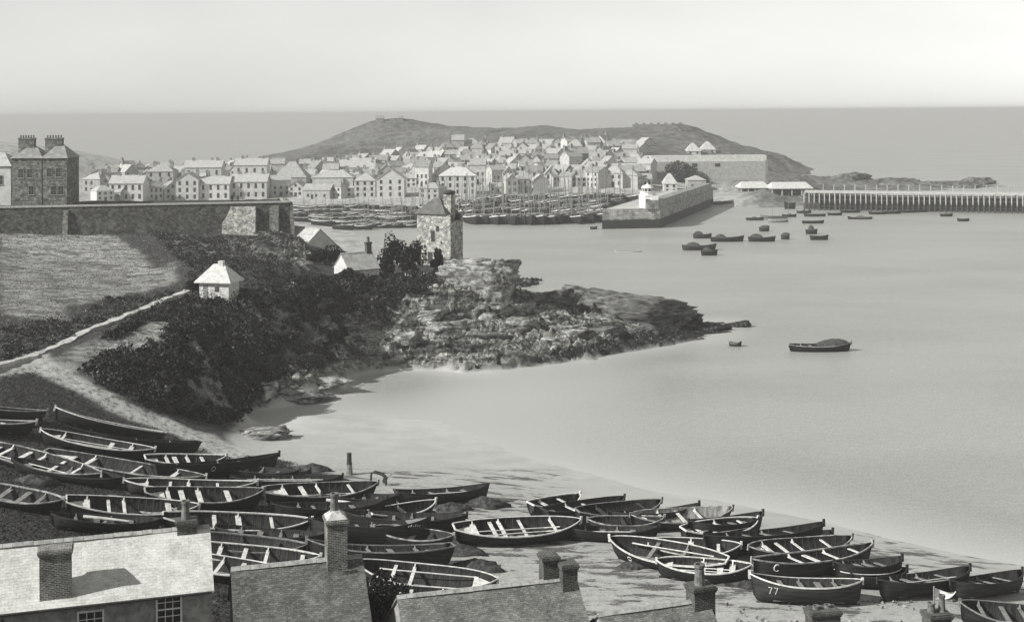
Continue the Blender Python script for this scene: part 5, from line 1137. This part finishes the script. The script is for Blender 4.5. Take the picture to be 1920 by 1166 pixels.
def leafy(name, C, size, mat, parent=None, seed=1, squash=.6, tone=None):
    V, Fq, sh = leaves(np.asarray(C, float), size, squash, seed)
    if tone is not None: sh = np.clip(sh*.75 + np.repeat(tone, 4), 0, 1)
    me = fast_mesh(name, V, Fq, M[mat]); set_attr(me, 'shade', sh); return obj(name, me, parent)
def blob(n, c, r, seed, lobes=14, inner=.35):
    g = np.random.default_rng(seed); L = g.normal(size=(lobes, 3)); L /= np.linalg.norm(L, axis=1)[:, None]; L *= g.uniform(.35, .85, lobes)[:, None]; L[:, 2] = np.abs(L[:, 2])*1.1
    k = g.integers(0, lobes, n); p = g.normal(size=(n, 3)); p /= np.linalg.norm(p, axis=1)[:, None]; p *= (g.uniform(inner, 1, n)**.5)[:, None]*g.uniform(.25, .45, lobes)[k][:, None]
    return (L[k] + p)*np.array(r) + np.array(c)
# scrub over the bluff: dense gorse hummocks, counted by nobody
GX, GY, GZ, GPX, GPY = NEAR_GRID
scrub = [[(80,690),(150,650),(200,625),(260,600),(350,563),(450,566),(520,545),(560,522),(640,522),(700,525),(800,522),(830,535),(800,560),(735,585),(720,610),(660,600),(640,660),(620,688),(540,715),(500,735),(440,795),(380,790),(300,770),(230,745),(150,700),(110,676)]]
dark2 = [[(0,620),(60,600),(140,600),(200,560),(300,550),(345,540),(350,470),(420,480),(480,480),(560,520),(450,560),(340,552),(200,606),(75,660),(0,685)], [(290,440),(540,450),(560,500),(500,530),(460,500),(350,500)]]
band = [[(250,385),(300,385),(400,430),(470,440),(530,470),(470,480),(330,450)]]
ex = [POLY['light2'], [(225,640),(262,606),(318,598),(322,612),(290,640)]]
def pick(polys, n, seed, excl=()):
    m = np.zeros(GX.shape, bool)
    for p in polys: m |= inpoly(GPX, GPY, p)
    for p in excl: m &= ~inpoly(GPX, GPY, p)
    m &= (GY > 60) & (GY < 232); idx = np.flatnonzero(m); g = np.random.default_rng(seed); k = g.choice(idx, n); j = g.uniform(-.21, .21, (n, 2))
    return np.c_[GX.ravel()[k] + j[:, 0], GY.ravel()[k] + j[:, 1], GZ.ravel()[k]]
g = np.random.default_rng(5)
def hummocks(C, per, rad, hgt, seed):
    g = np.random.default_rng(seed); n = len(C); R = rad*g.choice([.5, .7, .9, 1.2, 1.9], n, p=[.3, .3, .2, .13, .07]); k = np.repeat(np.arange(n), per); m = len(k)
    d = g.normal(size=(m, 3)); d /= np.linalg.norm(d, axis=1)[:, None]; d[:, 2] = np.abs(d[:, 2])
    q = g.uniform(.5, 1, m)[:, None]**.4; return C[k] + d*q*np.c_[R[k], R[k], R[k]*hgt]
Cs = pick(scrub, 3000, 1, ex); g_ = np.random.default_rng(77); Cs = Cs[(fbm(Cs[:, 0]*.16, Cs[:, 1]*.16, 95, 4) + .25*fbm(Cs[:, 0]*.7, Cs[:, 1]*.7, 96, 2)) > -.3]; o = leafy('scrub', hummocks(Cs, 60, .8, 1.05, 2), np.repeat(g_.choice([.16, .22, .34], len(Cs)), 60), 'gorse', seed=3, tone=np.repeat(np.clip(g_.normal(.0, .2, len(Cs)) + .25*fbm(Cs[:, 0]*.25, Cs[:, 1]*.25, 98, 3), -.3, .6), 60)); tag(o, kind='stuff')
Cs = pick(dark2, 1500, 4, [POLY['light'], POLY['mid']]); o = leafy('heath', hummocks(Cs, 34, .6, .8, 5), .19, 'gorse', seed=6); tag(o, kind='stuff')
Cs = pick([POLY['light'], POLY['light2'], POLY['mid'], POLY['mid2'], POLY['mid3'], [(0,440),(540,445),(350,545),(75,660),(0,680)]], 26000, 7); o = leafy('grass', Cs + [0, 0, .05], .13, 'turf', seed=8); tag(o, kind='stuff')
bankp = [[(0,700),(60,690),(200,770),(300,800),(400,850),(520,860),(640,900),(690,990),(660,1110),(560,1166),(0,1166)]]
Cs = pick(bankp, 32000, 9, [POLY['path']]); o = leafy('bank_grass', Cs + [0, 0, .04], .11, 'leaf_dark', seed=10); tag(o, kind='stuff')
Cs = np.r_[pick([[(1340,1115),(1500,1105),(1620,1125),(1760,1125),(1760,1200),(1340,1200)]], 420, 11)]; m_ = fbm(Cs[:, 0]*.5, Cs[:, 1]*.5, 91) > -.05; o = leafy('weeds', Cs[m_] + [0, 0, .07], .22, 'dry', seed=12); tag(o, kind='stuff')
def shrub(name, label, p, r, n, size, mat='leaf_dark', seed=1, grp=None, trunk=True, lobes=16, cat='shrub'):
    o = thing(name, p, label, cat, grp)
    leafy('foliage', blob(n, (0, 0, r[2]*.42), r, seed, lobes), size, mat, o, seed + 1)
    g = random.Random(seed)
    q = MB()
    for k in range(5):
        an = k*1.3 + g.random(); q.tube([(0, 0, -.4), (r[0]*.2*math.cos(an), r[1]*.2*math.sin(an), r[2]*.4), (r[0]*.55*math.cos(an), r[1]*.55*math.sin(an), r[2]*.95)], .05 + .02*r[2], 5, r2=.02)
    q.build('stem', M['dark_wood'], o); return o
p = atz(705, 1172, 6.2); shrub('garden_shrub', 'bushy dark shrub growing between the middle roofs', (p.x, p.y, p.z - 2.2), (2.5, 1.9, 3.6), 9000, .17, seed=21, lobes=26)
p = atz(22, 1175, 9.2); shrub('garden_shrub', 'thin dark twigs rising at the bottom left border before the pale roof', (p.x, p.y - 2.5, p.z - 1.6), (.7, .6, 2.6), 500, .13, seed=22, lobes=8)
for k, (x, y, r, lb) in enumerate(((735, 520, (2.4, 2., 4.2), 'tall dark bush left of the lookout tower, the leftmost of its pair'), (775, 520, (2.2, 2., 3.9), 'tall dark bush closest to the lookout tower wall'), (615, 497, (3.4, 2.2, 2.0), 'wide low dark bush below the pale slate-roofed house'), (820, 512, (1.3, 1.2, 2.3), 'narrow dark bush at the foot of the lookout tower'), (655, 528, (2.4, 2., 1.3), 'dark bush in front of the speckled-roofed cottage'))):
    p = atg(x, y, 0, 120); shrub('dark_bush', lb, p, r, 2600, .34, seed=30 + k, grp='bushes beside the lookout tower')
p = atg(362, 550, 0, 120); shrub('dark_bush', 'little dark bush against the wall of the white hut', (p.x, p.y, p.z), (.8, .8, 1.3), 700, .22, seed=44)
for k, (x, y, r, lb) in enumerate(((1266, 341, (4.8, 3.5, 6.), 'broad dark tree left of centre in the clump under the long terrace'), (1288, 341, (4.6, 3.5, 4.6), 'dark tree on the right of the clump under the long terrace'), (1315, 345, (4, 3, 2.5), 'low bush trailing right from the clump under the long terrace'), (1342, 342, (1.5, 1.5, 3.), 'lonely small tree before the long terrace'))):
    p = atg(x, y, 0, 400); shrub('dark_tree', lb, p, r, 1500, 1.0, 'leaf_far', seed=60 + k, grp='trees under the long terrace', cat='tree')
# rocks
t = NT('outcrop_rock'); P = t.coord('World'); sr = t.mapped(P, (.6, 1.2, 2.4), (.15, .1, -.42)); r1, r2, r3 = t.noise(sr, .7, 7, .68, .5), t.noise(P, 2., 5, .7), t.noise(P, .5, 4, .6)
c_ = t.mix(.3, t.ramp(r1, [(.41, .02), (.5, .18), (.59, .46)]), t.ramp(r2, [(.42, .03), (.58, .42)]))
sep = t.node('ShaderNodeSeparateXYZ'); t.link(P, sep.inputs[0]); td = t.math('ADD', sep.outputs['Z'], t.math('MULTIPLY', t.math('SUBTRACT', r3, .5), 3.)); td = t.math('SUBTRACT', td, t.math('MULTIPLY', sep.outputs['X'], .06))
wt_ = t.ramp(td, [(.0, 1.), (1., 0.)]); wt_.node.color_ramp.elements[0].position = .5; wt_.node.color_ramp.elements[1].position = .95
M['rock'] = t.out(t.mix(wt_, c_, t.ramp(r2, [(.44, .012), (.56, .04), (.66, .2)])), .9, t.math('ADD', r1, r2), .5, .25, .15)
M['rock_dark'] = mottled('dark_lichened_rock', .025, .20, .7, .95, bump=.6, bdist=.25, world=True, stretch=(.6, 1.2, 2.2))
M['reef'] = mottled('reef_rock', .03, .17, .5, .95, world=True)
def ico(sub):
    import bmesh; bm = bmesh.new(); bmesh.ops.create_icosphere(bm, subdivisions=sub, radius=1.); v = np.array([x.co[:] for x in bm.verts]); f = np.array([[x.index for x in q.verts] for q in bm.faces]); bm.free(); return v, f
ICO = {k: ico(k) for k in (3, 5)}
def rock(name, label, p, r, yaw, seed, sub=5, grp=None, amp=.3, flat=1., mat='rock', taper=0.):
    v, f = ICO[sub]; s = seed*7.3
    gr = np.random.default_rng(seed + 100); nb = np.array([-.25, .35, 1.]); d = np.full(len(v), 1.35)
    for q in range(15):                                        # split along bedding and joints into an angular block
        n = gr.normal(size=3)*np.array([1, 1, .5]) if q % 3 else nb*(1 if q % 2 else -1) + gr.normal(size=3)*.25
        n /= np.linalg.norm(n); c = v @ n; k = gr.uniform(.62, 1.0); d = np.where(c > .05, np.minimum(d, k/np.maximum(c, .05)), d)
    n1 = ridged(v[:, 0]*1.6 + s, v[:, 1]*1.6 + v[:, 2]*2.6 - s, seed, 4); st_ = (v @ nb)*d*4.5 + 1.2*fbm(v[:, 0]*1.5 - s, v[:, 1]*1.5 + s, seed + 9, 3)
    d = d*(1 + amp*.5*(n1 - .1) + .13*(st_ - np.floor(st_)) - .05)
    w = np.sign(v)*np.abs(v)**flat*d[:, None]*np.array(r); w[:, 2] *= 1 - taper*np.clip((w[:, 0]/r[0] + .8)/1.8, 0, 1); me = fast_mesh(name, w, f, M[mat], False); o = obj(name, me, None, p); o.rotation_euler = (0, 0, yaw); tag(o, label, 'rock', grp); return o
RG = 'outcrops along the rocky point'
def at_rock(x, yb, dz=0): return atg(x, yb, 0, 120) + Vector((0, 0, dz))
p = at_rock(900, 560); rock('rock_outcrop', 'big blocky pale outcrop directly right of the lookout tower', (p.x, p.y + 4, p.z + .8), (4.5, 3.8, 4.0), -.3, 1, grp=RG, amp=.26, flat=.66)
p = at_rock(858, 545); rock('rock_outcrop', 'broken rock ledge at the foot of the lookout tower', (p.x, p.y + 3, p.z), (2.6, 2.6, 2.4), .2, 2, grp=RG)
p = at_rock(1030, 592); rock('rock_outcrop', 'rounded outcrop with pale left face between the two larger ones', (p.x, p.y + 4, p.z + .5), (3.7, 2.8, 2.5), -.2, 3, grp=RG, flat=.8, mat='rock_dark')
p = at_rock(990, 590); rock('rock_outcrop', 'small pale boulder leaning on the rounded outcrop', (p.x, p.y + 2, p.z + .3), (1.3, 1.3, 1.5), .4, 4, grp=RG)
p = at_rock(1185, 612); rock('rock_outcrop', 'longest outcrop, a dark whaleback near the end of the point', (p.x, p.y + 4.5, p.z + .5), (11., 4.2, 6.4), -.06, 5, grp=RG, amp=.34, taper=.66, flat=.72, mat='rock_dark')
p = at_rock(1130, 614); rock('rock_outcrop', 'pale slab leaning on the landward shoulder of the whaleback outcrop', (p.x, p.y + 2.5, p.z + .2), (3.0, 2.2, 1.6), -.3, 6, grp=RG)
p = at_rock(1277, 615); rock('rock_outcrop', 'pointed pale rock where the point drops to sea level', (p.x, p.y + 2.5, p.z + .1), (2.6, 2.2, 2.7), -.3, 7, grp=RG)
p = at_rock(1320, 618); rock('rock_outcrop', 'low black ledge trailing from the point into the sea', (p.x, p.y + 1, -.3), (4.5, 1.6, 1.1), -.05, 8, grp=RG)
p = atz(1384, 613, 0); rock('rock_outcrop', 'black tip rock standing alone at the very end of the point', (p.x, p.y + .8, -.1), (2.1, 1.1, 1.0), 0, 9, grp=RG)
p = aty(1835, 345, 575); rock('rock_islet', 'dark rocky islet offshore beyond the wooden pier', (p.x, 575, -.6), (7.8, 5, 3.9), 0, 10, mat='reef', amp=.35)
for k, (x, y, rx, rz_, lb) in enumerate(((1580, 346, 15, 3.8, 'grey reef ridge nearest the sheds behind the wooden pier'), (1650, 346, 18, 3.2, 'dark middle reef ridge behind the wooden pier'), (1725, 350, 18, 2.1, 'low dark reef behind the posts of the wooden pier'), (1775, 354, 7, 1.1, 'last thin reef before the islet'))):
    p = aty(x, y, 575); rock('reef', lb, (p.x, 575 - 8*k, -.2), (rx, 6, rz_ + .4), 0, 11 + k, mat='reef', grp='reefs behind the wooden pier')
p = atg(1385, 382, 0, 400); rock('reef', 'low grey shingle bank beside the end of the stone pier', (p.x - 4, p.y + 4, .1), (10, 6, 1.6), .1, 16)
for k, (x, y, r, lb) in enumerate(((800, 600, (2.6, 1.6, 1.3), 'upper left crag on the open rock slope below the tower'), (850, 625, (3., 1.8, 1.4), 'crag in the middle of the open rock slope below the tower'), (760, 640, (2.8, 1.8, 1.3), 'lower left crag on the open rock slope, next to the scrub'),
   (910, 640, (3., 1.7, 1.4), 'dark crag at the weed line straight below the big blocky outcrop'), (975, 625, (2.6, 1.7, 1.7), 'crag below the rounded outcrop'), (1060, 630, (2.8, 1.8, 1.7), 'crag below the landward end of the whaleback outcrop'), (1120, 636, (3., 1.6, 1.6), 'dark weedy crag under the middle of the whaleback outcrop'),
   (1200, 630, (2.8, 1.5, 1.5), 'dark weedy crag under the seaward end of the whaleback outcrop'), (720, 660, (2.4, 1.6, 1.1), 'flat crag where the rock slope meets the scrub and sand'), (940, 588, (2.4, 1.6, 1.6), 'crag at the foot of the big blocky outcrop'))):
    p = atg(x, y, 0, 100); rock('crag', lb, (p.x, p.y + .5, p.z + .1), r, .35*math.sin(k*2.1), 80 + k, grp='crags on the rocky slope', amp=.3, flat=.75, mat='rock_dark' if 'dark' in lb else 'rock')
g = random.Random(3); k = 0; nmz = ['angular', 'rounded', 'flat', 'split', 'tilted', 'squat']
anchors = [('below the big blocky outcrop', 955, 585), ('in front of the rounded outcrop', 1020, 605), ('at the near foot of the whaleback outcrop', 1085, 612), ('on the slope under the tower', 880, 590), ('at the weed line of the point', 1000, 650), ('at the foot of the bluff', 520, 742)]
for (where, ax_, ay) in anchors:
    for j in range(6):
        x, y = ax_ + g.uniform(-38, 38), ay + g.uniform(-14, 14); s = g.choice((.45, .6, .8, 1.1, 1.5)); p = atg(x, y, 0, 100)
        rock('boulder', '%s boulder %s, %s of six from the left' % (nmz[j], where, ORD[j + 1]), (p.x, p.y, p.z + .15), (s, s*.8, s*.75), g.uniform(0, 3), 20 + k, 3, 'loose boulders on the point'); k += 1
for k, (x, y, rx, lb) in enumerate(((600, 715, 4.5, 'flat dark ledge reaching onto the sand from the bluff, uppermost'), (560, 742, 4.5, 'flat dark ledge reaching onto the sand from the bluff, middle one'), (480, 815, 3.2, 'flat dark ledge at the foot of the sandy path, lowest'))):
    p = atg(x, y, 0, 100); rock('rock_ledge', lb, (p.x, p.y, p.z - .1), (rx, 2.2, .8), .05, 60 + k, grp='ledges on the sand under the bluff')
